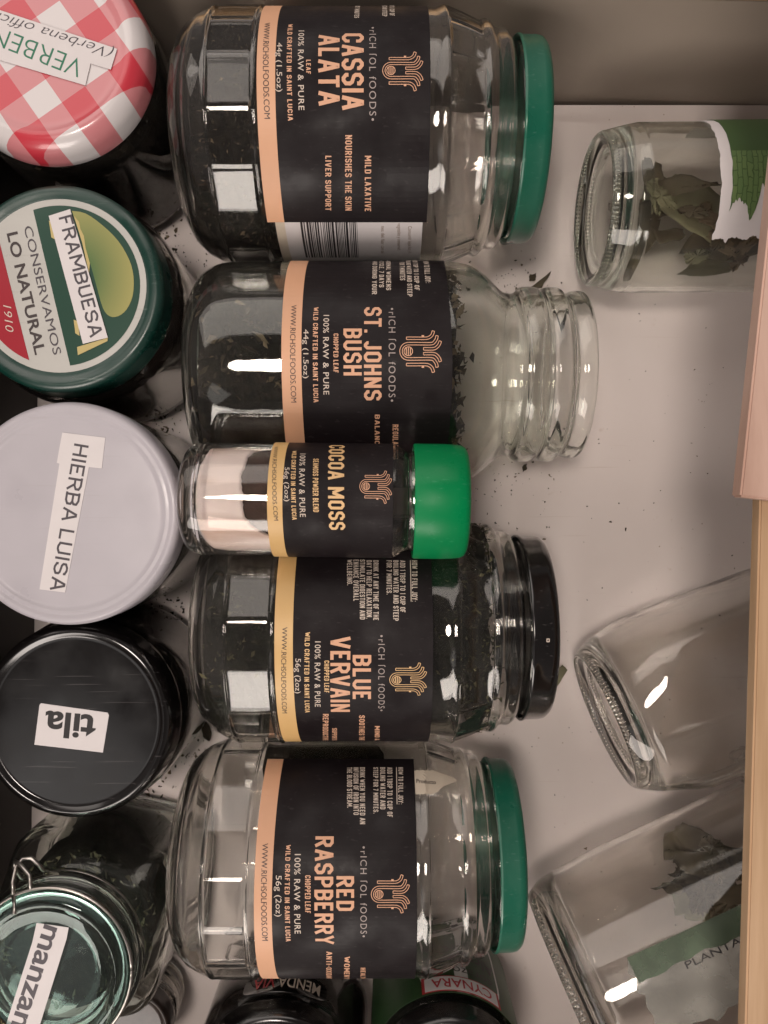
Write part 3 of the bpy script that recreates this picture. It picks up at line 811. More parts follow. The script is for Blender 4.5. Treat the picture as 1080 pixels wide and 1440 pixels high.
for s, b, t, y0, y1 in (('REPRODUCTIVE', 454, 462, 1004, 1041), ('SUPPORTS', 467, 474, 1024, 1041), ('SOOTHES THE', 505, 513, 1006, 1041), ('MIND &', 527, 534, 1021, 1041)):
    wt(s, O, b, t, y0, y1, bold=.02)
t0, z0 = on_cyl(m3, RT, 576.5, 788); t1, _ = on_cyl(m3, RT, 576.5, 846); V, Fs = patch(m3, RT, t0, t1, z0, z0 + .0003, 12, 1, None, .00003); ink.add(V, Fs, C_)
ink.build('lettering', lb)
RL = .0412 * SC3 * .991 + .0001                                  # small white printed square on the lid's skirt
ink = Ink()
for a, b, c, d in ((768.5, 773, 898, 899.2), (768.5, 773, 901.8, 903), (768.5, 769.7, 898, 903), (771.8, 773, 898, 903)):
    t0, z0 = on_cyl(m3, RL, a, c); t1, z1 = on_cyl(m3, RL, b, d); V, Fs = patch(m3, RL, t0, t1, z0, z1, 2, 1, None, .00004); ink.add(V, Fs, M['ink_cream'])
lid3 = [c for c in j3.children if c.name.startswith('lid')][0]
ink.build('printed_mark', lid3)
heap('dried_herbs', m3, .0455, .006, .119, .040, [M['herb_green'], M['flake_green']], 'dark chopped herbs filling the black-lidded jar', 8000, .0015, .0025, .15, 21)

# --- lower green-lidded jar
SC4 = .95; RJ4 = .0508 * SC4
m4 = jar_matrix(24.6, -.0862, RJ4)
j4 = facet_jar('glass_jar', 'nearly empty faceted glass jar lying on its side, green lid, dark label reading RED RASPBERRY', m4, M['green_lid'], 'green', SC4)
R = .0498 * SC4 + .00012
def jag4(t, f, z): return z - (.003 * max(0, (-t - .52)) if f > .9 else 0)
lb = dark_label(j4, m4, R, 359, 384, 586, 1180, 1240, M['strip_orange'], on_cyl(m4, R, 480, 1068)[0], on_cyl(m4, R, 480, 1374)[0] + .25, None)
ink = Ink(); RT = R + .00033
wt = lambda *a, **k: wrap_text(ink, m4, RT, *a, **k)
wt('WWW.RICHSOLFOODS.COM', D, 369, 377, 1186, 1323)
wt('56g (2oz)', C_, 388, 396, 1231, 1289)
wt('WILD CRAFTED IN SAINT LUCIA', O, 402, 409, 1188, 1324, bold=.02)
wt('100% RAW & PURE', C_, 414.5, 423, 1201, 1313, bold=.005, spacing=1.1)
wt('CHOPPED LEAF', O, 429, 437, 1231, 1284, bold=.02)
wt('RASPBERRY', O, 443.5, 470, 1176, 1328, bold=.025)
wt('RED', O, 473, 498, 1232, 1281, bold=.025)
wt('\u2022rICH \u017fOL fOODS\u2022', G, 507, 516, 1190, 1318, spacing=1.25)
emblem(ink, m4, RT, 521, 576, 1230, 1284, O)
for s, b, t, y0, y1 in (('HOW TO FULL JOY:', 560, 567, 1079, 1131), ('ADD 1 TBSP TO 1 CUP OF', 544.5, 552, 1079, 1149), ('BOILING WATER AND', 534.5, 542, 1079, 1138), ('STEEP FOR 7 MINUTES.', 525, 532, 1079, 1144),
        ('DRINK WHEN YOU NEED AN', 506, 513.5, 1079, 1159), ('INFUSION OF IRON INTO', 497, 504.5, 1079, 1146), ('THE BLOOD STREAM.', 488, 495.5, 1079, 1136)):
    wt(s, C_, b, t, y0, y1, bold=.02)
for s, b, t, y0, y1 in (('ANTI-OXIDANT', 459, 467, 1338, 1376), ("WOMEN'S", 484, 492, 1345, 1376), ('HEALTH', 507, 514, 1361, 1376)):
    wt(s, O, b, t, y0, y1, bold=.02)
t0, z0 = on_cyl(m4, RT, 557, 1079); t1, _ = on_cyl(m4, RT, 557, 1131); V, Fs = patch(m4, RT, t0, t1, z0, z0 + .0003, 12, 1, None, .00003); ink.add(V, Fs, C_)
ink.build('lettering', lb)
heap('dried_herbs', m4, .0450, .030, .085, -.030, [M['herb'], M['flake']], 'thin dark residue of herbs along the side of the nearly empty jar', 1400, .0017, .002, .1, 31)

def surf4(px, py):
    Rr = .048
    for _ in range(5):
        t, z = on_cyl(m4, Rr, px, py); zz = z / SC4
        prof = [(.09, .0498), (.1045, .0497), (.1082, .0509), (.1095, .0501), (.116, .0480), (.1225, .0454), (.13, .045)]
        for (a, ra_), (b_, rb_) in zip(prof, prof[1:]):
            if a <= zz <= b_: Rr = SC4 * (ra_ + (rb_ - ra_) * (zz - a) / (b_ - a)) + .0003
    return Rr * math.cos(t), Rr * math.sin(t), z
rows = [(1083, 582, 611), (1087, 582, 622), (1091, 582, 634), (1095, 583, 641), (1098, 583, 643), (1101, 583, 634), (1105, 583, 624), (1109, 584, 619), (1113, 584, 616), (1117, 585, 604)]
V, Fs = [], []
for y, xa, xb in rows:
    for k in range(15): V.append(surf4(xa + (xb - xa) * k / 14, y + .7 * math.sin(k * 1.9)))
for i in range(len(rows) - 1):
    for k in range(14): Fs.append((i * 15 + k, i * 15 + k + 1, i * 15 + 16 + k, i * 15 + 15 + k))
scrap = link('torn_label', V, Fs, M['paper_cream'], j4, None, False)
ink = Ink(); V, Fs = text_mesh('Producto', .01); cc = _cap[('H', .01)]; w = max(v[0] for v in V)
out = []
for x, y in V:
    p = Vector(surf4(585 + 28 * x / w, 1101 - 5.5 * y / cc + 2 * x / w)); out.append((p.x * 1.003, p.y * 1.003, p.z))
ink.add(out, Fs, M['ink_dark']); ink.build('lettering', scrap)

# --- small shaker on top of the others
Rc = .0213
ya, za_ = m2.translation.y, m2.translation.z; yb, zb_ = m3.translation.y, m3.translation.z
ra, rb = R2 + .0006 + Rc, RJ3 + .0003 + Rc
dd = math.hypot(yb - ya, zb_ - za_); aa = (ra * ra - rb * rb + dd * dd) / (2 * dd); hh = math.sqrt(ra * ra - aa * aa)
ux, uz = (yb - ya) / dd, (zb_ - za_) / dd
Yc, Zc = ya + ux * aa + (-uz) * hh * (-1 if False else 1), za_ + uz * aa + ux * hh * (1 if ux > 0 else -1)
if Zc < za_: Yc, Zc = ya + ux * aa + uz * hh, za_ + uz * aa - ux * hh
m5 = Matrix.Translation((-.0738, Yc, Zc)) @ lying(None, None, 0, -.012)
j5 = root('spice_shaker', 'small glass shaker with a bright green cap resting on top of two lying jars', 'spice shaker', m5)
P5 = smooth_profile([(.003, 0), (.003, .010), (.0018, .0150), (0, .0168), (.0004, .0187), (.0022, .0205), (.006, Rc - .0001), (.012, Rc), (.04, Rc), (.076, Rc), (.081, Rc - .0004), (.0835, .0196), (.0855, .0186), (.0875, .0190), (.0895, .0186), (.092, .0186), (.1005, .0184)], 3)
P5 = [(z * .969, r) for z, r in P5]
V, Fs = lathe(glass_shell(P5, .0017, .0042), 96)
fix(link('glass_body', V, Fs, M['glass'], j5))
Rk = .0218
V, Fs = lathe([(.1084, 0), (.1084, .0165), (.1081, .0192), (.1073, .0206), (.1058, .0213), (.103, .0216), (.099, Rk), (.0880, Rk), (.0874, Rk - .0003), (.0874, Rk - .0012), (.102, Rk - .0014), (.1045, .018), (.1060, 0)], 120)
V = [(x, y, z * .969) for x, y, z in V]
autosmooth(fix(link('cap', V, Fs, M['green_cap'], j5)), 50)
R = Rc + .00012
lb = dark_label(j5, m5, R, 376, 397.5, 553, 670, 705, M['strip_gold'], -1.75, 1.75)
ink = Ink(); RT = R + .00033
wt = lambda *a, **k: wrap_text(ink, m5, RT, *a, **k)
wt('WWW.RICHSOLFOODS.COM', D, 385.5, 391.5, 628, 732)
wt('56g (2oz)', C_, 400.5, 407, 657, 705)
wt('WILD CRAFTED IN SAINT LUCIA', O3, 411, 417.5, 634, 731, bold=.02)
wt('100% RAW & PURE', C_, 422, 430, 638, 727, bold=.005, spacing=1.1)
wt('SEAMOSS POWDER BLEND', O3, 440.5, 448.5, 645, 720, bold=.02)
wt('COCOA MOSS', O3, 463, 486, 626, 745, bold=.025)
emblem(ink, m5, RT, 505, 551, 662, 708, M['ink_orange'])
ink.build('lettering', lb)
# pale powder with a brown patch
def powder_mat():
    m, n, l, p = nm('pale_pink_powder')
    t = n.new('ShaderNodeTexCoord'); mp = n.new('ShaderNodeMapping'); mp.inputs['Scale'].default_value = (70, 70, 12)
    l.new(t.outputs['Object'], mp.inputs[0])
    x = n.new('ShaderNodeTexNoise'); x.inputs['Scale'].default_value = 1.3; x.inputs['Detail'].default_value = 4
    l.new(mp.outputs[0], x.inputs['Vector'])
    r = n.new('ShaderNodeValToRGB'); r.color_ramp.elements[0].position = .36; r.color_ramp.elements[1].position = .58
    r.color_ramp.elements[0].color = (.58, .40, .32, 1); r.color_ramp.elements[1].color = (.86, .74, .71, 1)
    l.new(x.outputs['Fac'], r.inputs[0]); l.new(r.outputs[0], p.inputs['Base Color']); p.inputs['Roughness'].default_value = .95
    return m
M['powder'] = powder_mat()
def pw(th): return .0352 - .0110 / (1 + math.exp((th - .62) / .09)) / (1 + math.exp((-th - 1.15) / .08)) - .0012 * math.exp(-((th + .35) / .25) ** 2) + .0012 * noise.noise(Vector((th * 3, 1, 2))) + .0007 * noise.noise(Vector((th * 11, 4, 2))) + .0004 * noise.noise(Vector((th * 30, 4, 7)))
Ri = Rc - .0018
V, Fs, rows = [], [], []
for i in range(16):
    f = i / 15; row = []
    for k in range(160):
        th = 2 * PI * k / 160; tt = th if th < PI else th - 2 * PI
        z = .0048 + (pw(tt) - .0048) * f; r = Ri * (.80 + .2 * math.sqrt(min(1, max(0, f / .25) if f < .25 else 1)))
        row.append(len(V)); V.append((r * math.cos(th), r * math.sin(th), z))
    rows.append(row)
for a, b in zip(rows, rows[1:]):
    for k in range(160): Fs.append((a[k], a[(k + 1) % 160], b[(k + 1) % 160], b[k]))
c = len(V); V.append((0, 0, .0048)); c2 = len(V); V.append((0, 0, .0225))
for k in range(160): Fs += [(c, rows[0][(k + 1) % 160], rows[0][k]), (c2, rows[-1][k], rows[-1][(k + 1) % 160])]
o = link('pale_powder', V, Fs, M['powder'], None); o.matrix_world = m5
tag(o, 'pale pinkish powder in the base end of the green-capped shaker', 'powder', None, 'stuff')
Rb = Ri - .0006
V, Fs = lathe([(.0220, 0), (.0218, Rb * .5), (.0208, Rb * .97), (.0212, Rb), (.05, Rb), (.064, Rb), (.068, Rb * .8), (.0695, 0)], 96)
o = fix(link('cocoa_powder', V, Fs, M['cocoa'], None)); o.matrix_world = m5
tag(o, 'brown cocoa powder behind the label of the green-capped shaker', 'powder', None, 'stuff')

# ================================================================== STANDING JARS ON THE LEFT
def std_profile(R, h, lidh, neck=.9):
    z1 = h - lidh * .35
    return smooth_profile([(.003, 0), (.003, R * .5), (.002, R * .72), (0, R * .82), (.001, R * .9), (.005, R * .975), (.010, R), (.02, R), (h * .55, R), (h - lidh - .012, R), (h - lidh - .006, R * .985), (h - lidh - .002, R * .95), (h - lidh + .001, R * neck), (h - lidh + .004, R * neck), (z1, R * neck), (z1, R * neck - .002)], 2)
def standing(name, label, cx, cy, h, Rl, lid_mat, lid_prof, Rbody=None, lidh=.012, fill=M['herb'], glassm=None, cat='glass jar'):
    p = at(cx, cy, h); m = Matrix.Translation((p.x, p.y, 0)); Rbody = Rbody or Rl
    r = root(name, label, cat, m)
    V, Fs = lathe(glass_shell(std_profile(Rbody, h, lidh, min(.93, (Rl - .002) / Rbody)), .002), 96)
    fix(link('glass_body', V, Fs, glassm or M['glass'], r))
    V, Fs = lathe(lid_prof, 128)
    lid = autosmooth(fix(link('lid', V, Fs, lid_mat, r)), 60)
    return r, m, lid, p
zc_ = lambda v, s, o: v / s + o

# gingham
hA, RA = .090, .0405
cA = (58, 66); pA = at(*cA, hA)
wc = at(56.6, 136, hA) - pA
M['gingham'] = gingham_mat(wc.x, wc.y, 40.0 * (hA and (H - hA)) / F, math.radians(35))
def lidA(R, z1, zh): return [(z1 - .0016, 0), (z1 - .0016, R * .70), (z1 - .0014, R * .745), (z1 - .0003, R * .79), (z1, R * .83), (z1 - .0003, R * .87), (z1 - .0015, R * .92), (z1 - .0034, R * .965), (z1 - .006, R * .99), (z1 - zh + .002, R * .992), (z1 - zh, R), (z1 - zh - .0008, R * .99), (z1 - zh, R * .965), (z1 - .006, R * .95), (z1 - .004, R * .9), (z1 - .004, 0)]
jA, mA, lA, _ = standing('glass_jar', 'standing glass jar with a red and white gingham lid and a sticker reading VERBENA', *cA, hA, RA, M['gingham'], lidA(RA, hA, .012), RA * 1.03)
Z = lambda pts, s, oy: [(x / s, y / s + oy) for x, y in pts]
stA = slab('sticker', poly_px(Z([(-260, -25), (685, 287), (648, 408), (530, 372), (500, 500), (-260, 275)], 4.154, 0), hA - .0013), .0002, M['paper'], jA, mA)
ink = Ink()
q = lambda x, y, s=4.154, oy=0: (x / s, y / s + oy)
flat_text(ink, 'VERBENA', M['ink_green'], q(495, 352), q(-137, 105), 26, hA - .00105, bold=-.012)
flat_text(ink, '(Verbena officinalis)', M['ink_charcoal'], q(665, 288), q(-247, -5), 14, hA - .00105, bold=-.012, shear=.3)
ink.build('lettering', stA, mA)
heap('dried_herbs', mA, RA * .985, .005, .074, 0, [M['herb'], M['flake']], 'dark herbs inside the gingham-lidded jar', 300, .002, .002, 0, 41, up=False)

# dark green lid with printed top
hB, RB = .086, .0412
cB = (82, 404)
jB, mB, lB, pB = standing('glass_jar', 'standing jar with dark green lid printed CONSERVAMOS LO NATURAL and sticker reading FRAMBUESA', *cB, hB, RB, M['dkgreen_lid'],
    [(hB - .0012, 0), (hB - .0012, RB * .84), (hB - .0009, RB * .86), (hB, RB * .90), (hB - .0002, RB * .94), (hB - .0014, RB * .975), (hB - .004, RB * .985), (hB - .011, RB * .99), (hB - .0122, RB), (hB - .013, RB * .99), (hB - .012, RB * .96), (hB - .004, RB * .94), (hB - .004, 0)], RB * 1.06, fill=M['jam'])
zB = hB - .0012
def clip_circle(c, r, planes, n=96):
    P = [Vector((c[0] + r * math.cos(2 * PI * k / n), c[1] + r * math.sin(2 * PI * k / n))) for k in range(n)]
    for a, b in planes:                              # keep the side left of a->b
        a, b = Vector(a), Vector(b); out = []
        side = lambda p: (b - a).x * (p - a).y - (b - a).y * (p - a).x
        for i in range(len(P)):
            p, s = P[i], P[(i + 1) % len(P)]; dp, ds = side(p), side(s)
            if dp >= 0: out.append(p)
            if (dp >= 0) != (ds >= 0): out.append(p + (s - p) * (dp / (dp - ds)))
        P = out
    return [(p.x, p.y) for p in P]
ink = Ink()
def disc_add(ink, pts, z, mat):
    P = poly_px(pts, z); ink.add(P, [tuple(reversed(range(len(P))))], mat)
cw = (84, 402)
disc_add(ink, clip_circle(cw, 122, []), zB + .0001, M['print_white'])
R0, R1 = q(190, 215, oy=240), q(410, 1140, oy=240)
L0, L1 = q(0, 430, oy=240), q(170, 1105, oy=240)
disc_add(ink, clip_circle(cw, 113, [(R1, R0)]), zB + .0002, M['print_green'])
disc_add(ink, clip_circle(cw, 113, [(L0, L1)]), zB + .0002, M['print_red'])
def fruit_mat():
    m, n, l, p = nm('printed_green_fruit')
    t = n.new('ShaderNodeTexCoord'); x = n.new('ShaderNodeTexGradient'); x.gradient_type = 'SPHERICAL'
    mp = n.new('ShaderNodeMapping'); mp.vector_type = 'TEXTURE'
    cc = at(147, 372, hB) - pB; mp.inputs['Location'].default_value = (cc.x - .010, cc.y - .004, hB); mp.inputs['Scale'].default_value = (.022, .03, .03)
    l.new(t.outputs['Object'], mp.inputs[0]); l.new(mp.outputs[0], x.inputs[0])
    r = n.new('ShaderNodeValToRGB'); r.color_ramp.elements[0].position = .0; r.color_ramp.elements[0].color = (.36, .33, .11, 1)
    r.color_ramp.elements[1].position = .75; r.color_ramp.elements[1].color = (.09, .16, .05, 1)
    l.new(x.outputs['Fac'], r.inputs[0]); l.new(r.outputs[0], p.inputs['Base Color']); p.inputs['Roughness'].default_value = .3; p.inputs['Coat Weight'].default_value = .4
    return m
M['fruit'] = fruit_mat()
fr = [q(420 + 0, 235, oy=240)] + [q(*p_, oy=240) for p_ in ((500, 250), (600, 320), (690, 410), (755, 520), (780, 620), (775, 730), (740, 810), (690, 850), (640, 850), (600, 800), (560, 660), (520, 520), (470, 380))]
disc_add(ink, smooth2(fr + [fr[0]], 3)[:-1], zB + .0003, M['fruit'])
for pts in ([(285, 290), (300, 300), (320, 400), (300, 390)], [(430, 260), (462, 300), (470, 340), (490, 380), (500, 450), (525, 540), (520, 600), (480, 420)], [(450, 1030), (630, 975), (628, 995), (455, 1078)], [(430, 870), (455, 880), (465, 965), (440, 950)]):
    disc_add(ink, list(reversed([q(*p_, oy=240) for p_ in pts])) if False else [q(*p_, oy=240) for p_ in pts], zB + .0004, M['print_gold'])
flat_text(ink, 'CONSERVAMOS', M['ink_charcoal'], q(138, 330, oy=240), q(312, 1078, oy=240), 11.5, zB + .0002)
flat_text(ink, 'LO NATURAL', M['ink_dark'], q(40, 368, oy=240), q(206, 1078, oy=240), 15, zB + .0002, bold=.02)
flat_text(ink, '1910', M['ink_cream'], q(18, 785, oy=240), q(34, 945, oy=240), 11, zB + .0003, shear=.3, bold=-.01)
ink.build('lid_print', lB, mB)
stB = slab('sticker', poly_px(Z([(285, 265), (410, 225), (630, 975), (485, 1012)], 4.154, 240), zB + .0006), .00015, M['paper'], jB, mB)
ink = Ink(); flat_text(ink, 'FRAMBUESA', M['ink_charcoal'], q(342, 275, oy=240), q(527, 978, oy=240), 19, zB + .0008, stroke=.155); ink.build('lettering', stB, mB)
heap('dark_jam', mB, RB * 1.01, .005, .071, 0, [M['jam'], M['jam']], 'dark contents inside the jar with the dark green printed lid', 0, .002, .001, 0, 42, up=False, cat='jam')

# white plastic lid
hC, RC = .0885, .0434
cC = (94, 722)
jC, mC, lC, pC = standing('glass_jar', 'standing jar with a plain white plastic lid and a strip sticker reading HIERBA LUISA', *cC, hC, RC, M['white_lid'],
    [(hC - .0010, 0), (hC - .0010, RC * .85), (hC - .0006, RC * .865), (hC - .0004, RC * .88), (hC - .0007, RC * .90), (hC - .0006, RC * .915), (hC, RC * .935), (hC - .0001, RC * .965), (hC - .0012, RC * .99), (hC - .003, RC), (hC - .012, RC), (hC - .0125, RC * .99), (hC - .012, RC * .96), (hC - .004, RC * .95), (hC - .003, 0)], RC * .985)
zC = hC - .0010
stC = slab('sticker', poly_px(Z([(362, 240), (610, 270), (590, 447), (516, 440), (378, 1165), (230, 1147), (345, 420), (330, 415), (345, 330)], 4.115, 550), zC), .0002, M['paper'], jC, mC)
ink = Ink(); flat_text(ink, 'HIERBA LUISA', M['ink_charcoal'], q(430, 302, 4.115, 550), q(288, 1150, 4.115, 550), 20.5, zC + .00025, stroke=.145); ink.build('lettering', stC, mC)
heap('dried_herbs', mC, RC * .945, .005, .074, 0, [M['herb'], M['flake']], 'dark herbs inside the white-lidded jar', 2500, .003, .002, 0, 43, up=False)

# black lid
hD, RD = .0705, .0412
cD = (104, 1016)
jD, mD, lD, pD = standing('glass_jar', 'standing jar with a glossy black lid and a small white sticker reading tila', *cD, hD, RD, M['black_lid'],
    [(hD - .0014, 0), (hD - .0014, RD * .84), (hD - .0012, RD * .855), (hD - .0001, RD * .885), (hD, RD * .90), (hD - .0006, RD * .93), (hD - .0022, RD * .965), (hD - .005, RD * .985), (hD - .0105, RD * .99), (hD - .0115, RD), (hD - .0122, RD * .99), (hD - .0115, RD * .96), (hD - .005, RD * .95), (hD - .004, 0)], RD * 1.03)
zD = hD - .0014
stD = slab('sticker', poly_px(Z([(240, 535), (630, 590), (637, 605), (602, 823), (202, 777), (232, 545)], 4.154, 860), zD), .0002, M['paper'], jD, mD)
ink = Ink(); flat_text(ink, 'tila', M['ink_black'], q(566, 612, oy=860), q(268, 583, oy=860), 35, zD + .00025, bold=.025); ink.build('lettering', stD, mD)
heap('dried_herbs', mD, RD * .985, .005, .057, 0, [M['herb'], M['flake']], 'dark herbs inside the jar with the glossy black lid on the left', 300, .002, .002, 0, 44, up=False)

# clip-top jar
hE, RE = .094, .0308
cE = (64, 1384); pE = at(*cE, hE); mE = Matrix.Translation((pE.x - .001, pE.y + .002, 0))
jE = root('clip_top_jar', 'squarish clip-top jar with a greenish glass lid, wire clasp and sticker reading manzanilla', 'clip-top jar', mE)
def sq(th, z, r):
    if z > .068 or r < .01: return r
    k = min(1, max(0, (.068 - z) / .012)); t = th - math.radians(-12)
    n = 5.0; s = 1 / (abs(math.cos(t)) ** n + abs(math.sin(t)) ** n) ** (1 / n)
    return r * (1 + (s - 1) * k)
PE = smooth_profile([(.003, 0), (.003, .02), (.002, .028), (0, .031), (.001, .0335), (.005, .0362), (.012, .037), (.04, .037), (.055, .037), (.062, .0363), (.067, .0345), (.070, .0322), (.073, .0310), (.0755, .0308), (.077, .0328), (.079, .0336), (.081, .0330), (.0825, .0312), (.084, .0306), (.0850, .030)], 3)
V, Fs = lathe(glass_shell(PE, .0028), 96, sq)
fix(link('glass_body', V, Fs, M['glass_green'], jE))
V, Fs = lathe([(.0862, 0), (.0862, .018), (.0868, .0225), (.0863, .026), (.0860, .0300), (.0866, .0308), (.0890, .0310), (.0912, .0305), (.0925, .0290), (.0930, .0268), (.0922, .0255), (.0915, .0240), (.0912, .0200), (.0910, 0)], 96)
fix(link('glass_lid', V, Fs, M['glass_aqua'], jE))
V, Fs = lathe([(.0851, .0304), (.0851, .0285), (.0859, .0285), (.0859, .0304)], 80, close=True)
fix(link('rubber_seal', V, Fs, plain('rubber_seal', (.42, .17, .08), .5), jE))
def tube(pts, r, n=8):
    V, Fs = [], []
    pts = [Vector(p) for p in pts]; up = Vector((0, 0, 1))
    for i, p in enumerate(pts):
        d = (pts[min(i + 1, len(pts) - 1)] - pts[max(i - 1, 0)]).normalized()
        u = d.cross(up); u = u.normalized() if u.length > 1e-4 else Vector((1, 0, 0)); v = u.cross(d).normalized()
        for k in range(n):
            a = 2 * PI * k / n; V.append(p + u * math.cos(a) * r + v * math.sin(a) * r)
        if i:
            for k in range(n): Fs.append(((i - 1) * n + k, (i - 1) * n + (k + 1) % n, i * n + (k + 1) % n, i * n + k))
    Fs.append(tuple(reversed(range(n)))); Fs.append(tuple(range(len(V) - n, len(V))))
    return V, Fs
cl = Ink()
ringp = lambda r, z, a0=0, a1=2 * PI, n=64: [(r * math.cos(a0 + (a1 - a0) * k / n), r * math.sin(a0 + (a1 - a0) * k / n), z) for k in range(n + 1)]
V, Fs = tube(ringp(.0318, .0888), .0008); cl.add(V, Fs, M['metal'])
V, Fs = tube(ringp(.0318, .0755), .0008); cl.add(V, Fs, M['metal'])
ah = math.radians(108)
ca, sa = math.cos(ah), math.sin(ah)
def pol(r, t, z): return (r * ca - t * sa, r * sa + t * ca, z)
V, Fs = tube([pol(.0318, .004, .0888), pol(.036, .004, .087), pol(.040, .0035, .083), pol(.0415, .002, .080), pol(.0405, -.001, .079), pol(.0375, -.0035, .080), pol(.0345, -.004, .079), pol(.0325, -.004, .0755)], .0008); cl.add(V, Fs, M['metal'])
V, Fs = tube([pol(.0318, -.003, .0888), pol(.0365, -.003, .0868), pol(.041, .001, .084), pol(.042, .004, .0815), pol(.039, .006, .080), pol(.034, .006, .078), pol(.032, .005, .0755)], .0008); cl.add(V, Fs, M['metal'])
V, Fs = tube([pol(.0318, .004, .0892), pol(.029, .003, .0915), pol(.0265, .003, .0935)], .0008); cl.add(V, Fs, M['metal'])
cl.build('wire_clasp', jE).data.polygons.foreach_set('use_smooth', [True] * len(cl.f))
zE = .0912
stE = slab('sticker', poly_px(Z([(215, 738), (402, 765), (390, 830), (235, 1330), (120, 1640), (-60, 1600), (40, 1320), (190, 850)], 4.154, 1120), zE), .0002, M['paper'], jE, mE)
ink = Ink(); flat_text(ink, 'manzanilla', M['ink_charcoal'], q(262, 745, oy=1120), q(-10, 1560, oy=1120), 28, zE + .00025, bold=.02); ink.build('lettering', stE, mE)
heap('dried_herbs', mE, .0325, .005, .063, 0, [M['herb_green'], M['leaf_green']], 'dusty green dried flowers inside the clip-top jar', 1500, .0025, .002, 0, 45, up=False)

# ================================================================== JARS AT THE BOTTOM EDGE
hF, RF = .0655, .0365
jF, mF, lF, pF = standing('glass_jar', 'glossy black lidded jar at the bottom edge with an oval label on its glass', 385, 1548, hF, RF, M['black_lid'],
    [(hF - .0012, 0), (hF - .0012, RF * .80), (hF - .0008, RF * .82), (hF, RF * .86), (hF - .0004, RF * .92), (hF - .002, RF * .965), (hF - .005, RF * .985), (hF - .009, RF * .99), (hF - .0102, RF), (hF - .011, RF * .99), (hF - .010, RF * .96), (hF - .004, RF * .95), (hF - .004, 0)], RF * 1.04)
ink = Ink()
disc_add(ink, clip_circle((382, 1472), 36, []), hF - .0011, M['print_white']); ink.build('lid_print', lF, mF)
RB_ = RF * 1.04 + .0002
def shoulder_label(parent, m, R, tc, w, z0, z1, mat, name='label', n=40):
    V, Fs = [], []
    for s in (0, 1):
        V.append((R + s * .0001, 0, 0)); V[-1] = ((R + s * .0001) * math.cos(tc), (R + s * .0001) * math.sin(tc), (z0 + z1) / 2)
        for k in range(n):
            a = 2 * PI * k / n; e = 4
            cx_ = math.copysign(abs(math.cos(a)) ** (2 / e), math.cos(a)); sy_ = math.copysign(abs(math.sin(a)) ** (2 / e), math.sin(a))
            t = tc + w / 2 * cx_; z = (z0 + z1) / 2 + (z1 - z0) / 2 * sy_
            V.append(((R + s * .0001) * math.cos(t), (R + s * .0001) * math.sin(t), z))
    for k in range(n): Fs.append((n + 1, n + 2 + k, n + 2 + (k + 1) % n))
    for k in range(n): Fs.append((1 + k, 1 + (k + 1) % n, n + 2 + (k + 1) % n, n + 2 + k))
    return fix(link(name, V, Fs, mat, parent, None, False))
def cyl_text(ink, R, s, mat, tc, w, zb, cap, bold=.01):
    """upright lettering on a standing cylinder, centred at angle tc, reading left to right from outside"""
    V, Fs = text_mesh(s, bold); c = _cap[('H', bold)]; x0 = min(v[0] for v in V); ww = max(v[0] for v in V) - x0
    ink.add([(R * math.cos(tc - w / 2 + w * (x - x0) / ww), R * math.sin(tc - w / 2 + w * (x - x0) / ww), zb + cap * y / c) for x, y in V], Fs, mat)
o = shoulder_label(jF, mF, RB_, 1.50, 1.0, .0405, .0540, M['black_lid'])
ink = Ink()
cyl_text(ink, RB_ + .0002, 'MENDA', M['ink_cream'], 1.34, .50, .0440, .0070); cyl_text(ink, RB_ + .0002, 'VIA', M['ink_red'], 1.75, .26, .0440, .0070); ink.build('lettering', o)
heap('dark_jam', mF, RF * 1.0, .005, .052, 0, [M['jam'], M['jam']], 'dark contents of the jar with the oval label at the bottom edge', 0, .002, .001, 0, 46, up=False, cat='jam')

hG, RG = .075, .0315
jG, mG, lG, pG = standing('glass_jar', 'standing jar at the bottom edge with green label band and panel reading CYNARA', 634, 1540, hG, RG, M['black_lid'],
    [(hG - .0012, 0), (hG - .0012, RG * .80), (hG - .0008, RG * .82), (hG, RG * .86), (hG - .0004, RG * .92), (hG - .002, RG * .965), (hG - .005, RG * .985), (hG - .009, RG * .99), (hG - .0102, RG), (hG - .011, RG * .99), (hG - .010, RG * .96), (hG - .004, RG * .95), (hG - .004, 0)], RG * 1.05)
RGB_ = RG * 1.05 + .0002
M['label_green'] = plain('green_label_paper', (.022, .062, .018), .45, noise_amt=.2)
V, Fs = patch(mG, RGB_, .2, 2.9, .008, .0625, 48, 2, None, .0001); o = link('label', V, Fs, M['label_green'], jG, None, False)
o2 = shoulder_label(o, mG, RGB_ + .0002, 1.36, 1.15, .010, .0615, M['paper'], 'white_panel')
ink = Ink()
V, Fs = patch(mG, RGB_ + .0004, .84, 1.90, .0515, .0618, 24, 1, None, .00005); ink.add(V, Fs, M['ink_red'])
V, Fs = patch(mG, RGB_ + .0005, .88, 1.86, .0522, .0611, 24, 1, None, .00005); ink.add(V, Fs, M['paper'])
cyl_text(ink, RGB_ + .0006, 'CYNARA', M['ink_red'], 1.37, .80, .0538, .0057, .01)
cyl_text(ink, RGB_ + .0004, 'corazones', M['ink_dark'], 1.33, .85, .0445, .0052, 0)
cyl_text(ink, RGB_ + .0004, 'Alcachofas', M['ink_dark'], 1.33, 1.0, .0325, .0080, .01)
ink.build('lettering', o)
heap('dried_herbs', mG, RG * .97, .005, .058, 0, [M['herb_green'], M['flake']], 'dark contents of the jar with the green label band', 200, .002, .002, 0, 47, up=False)

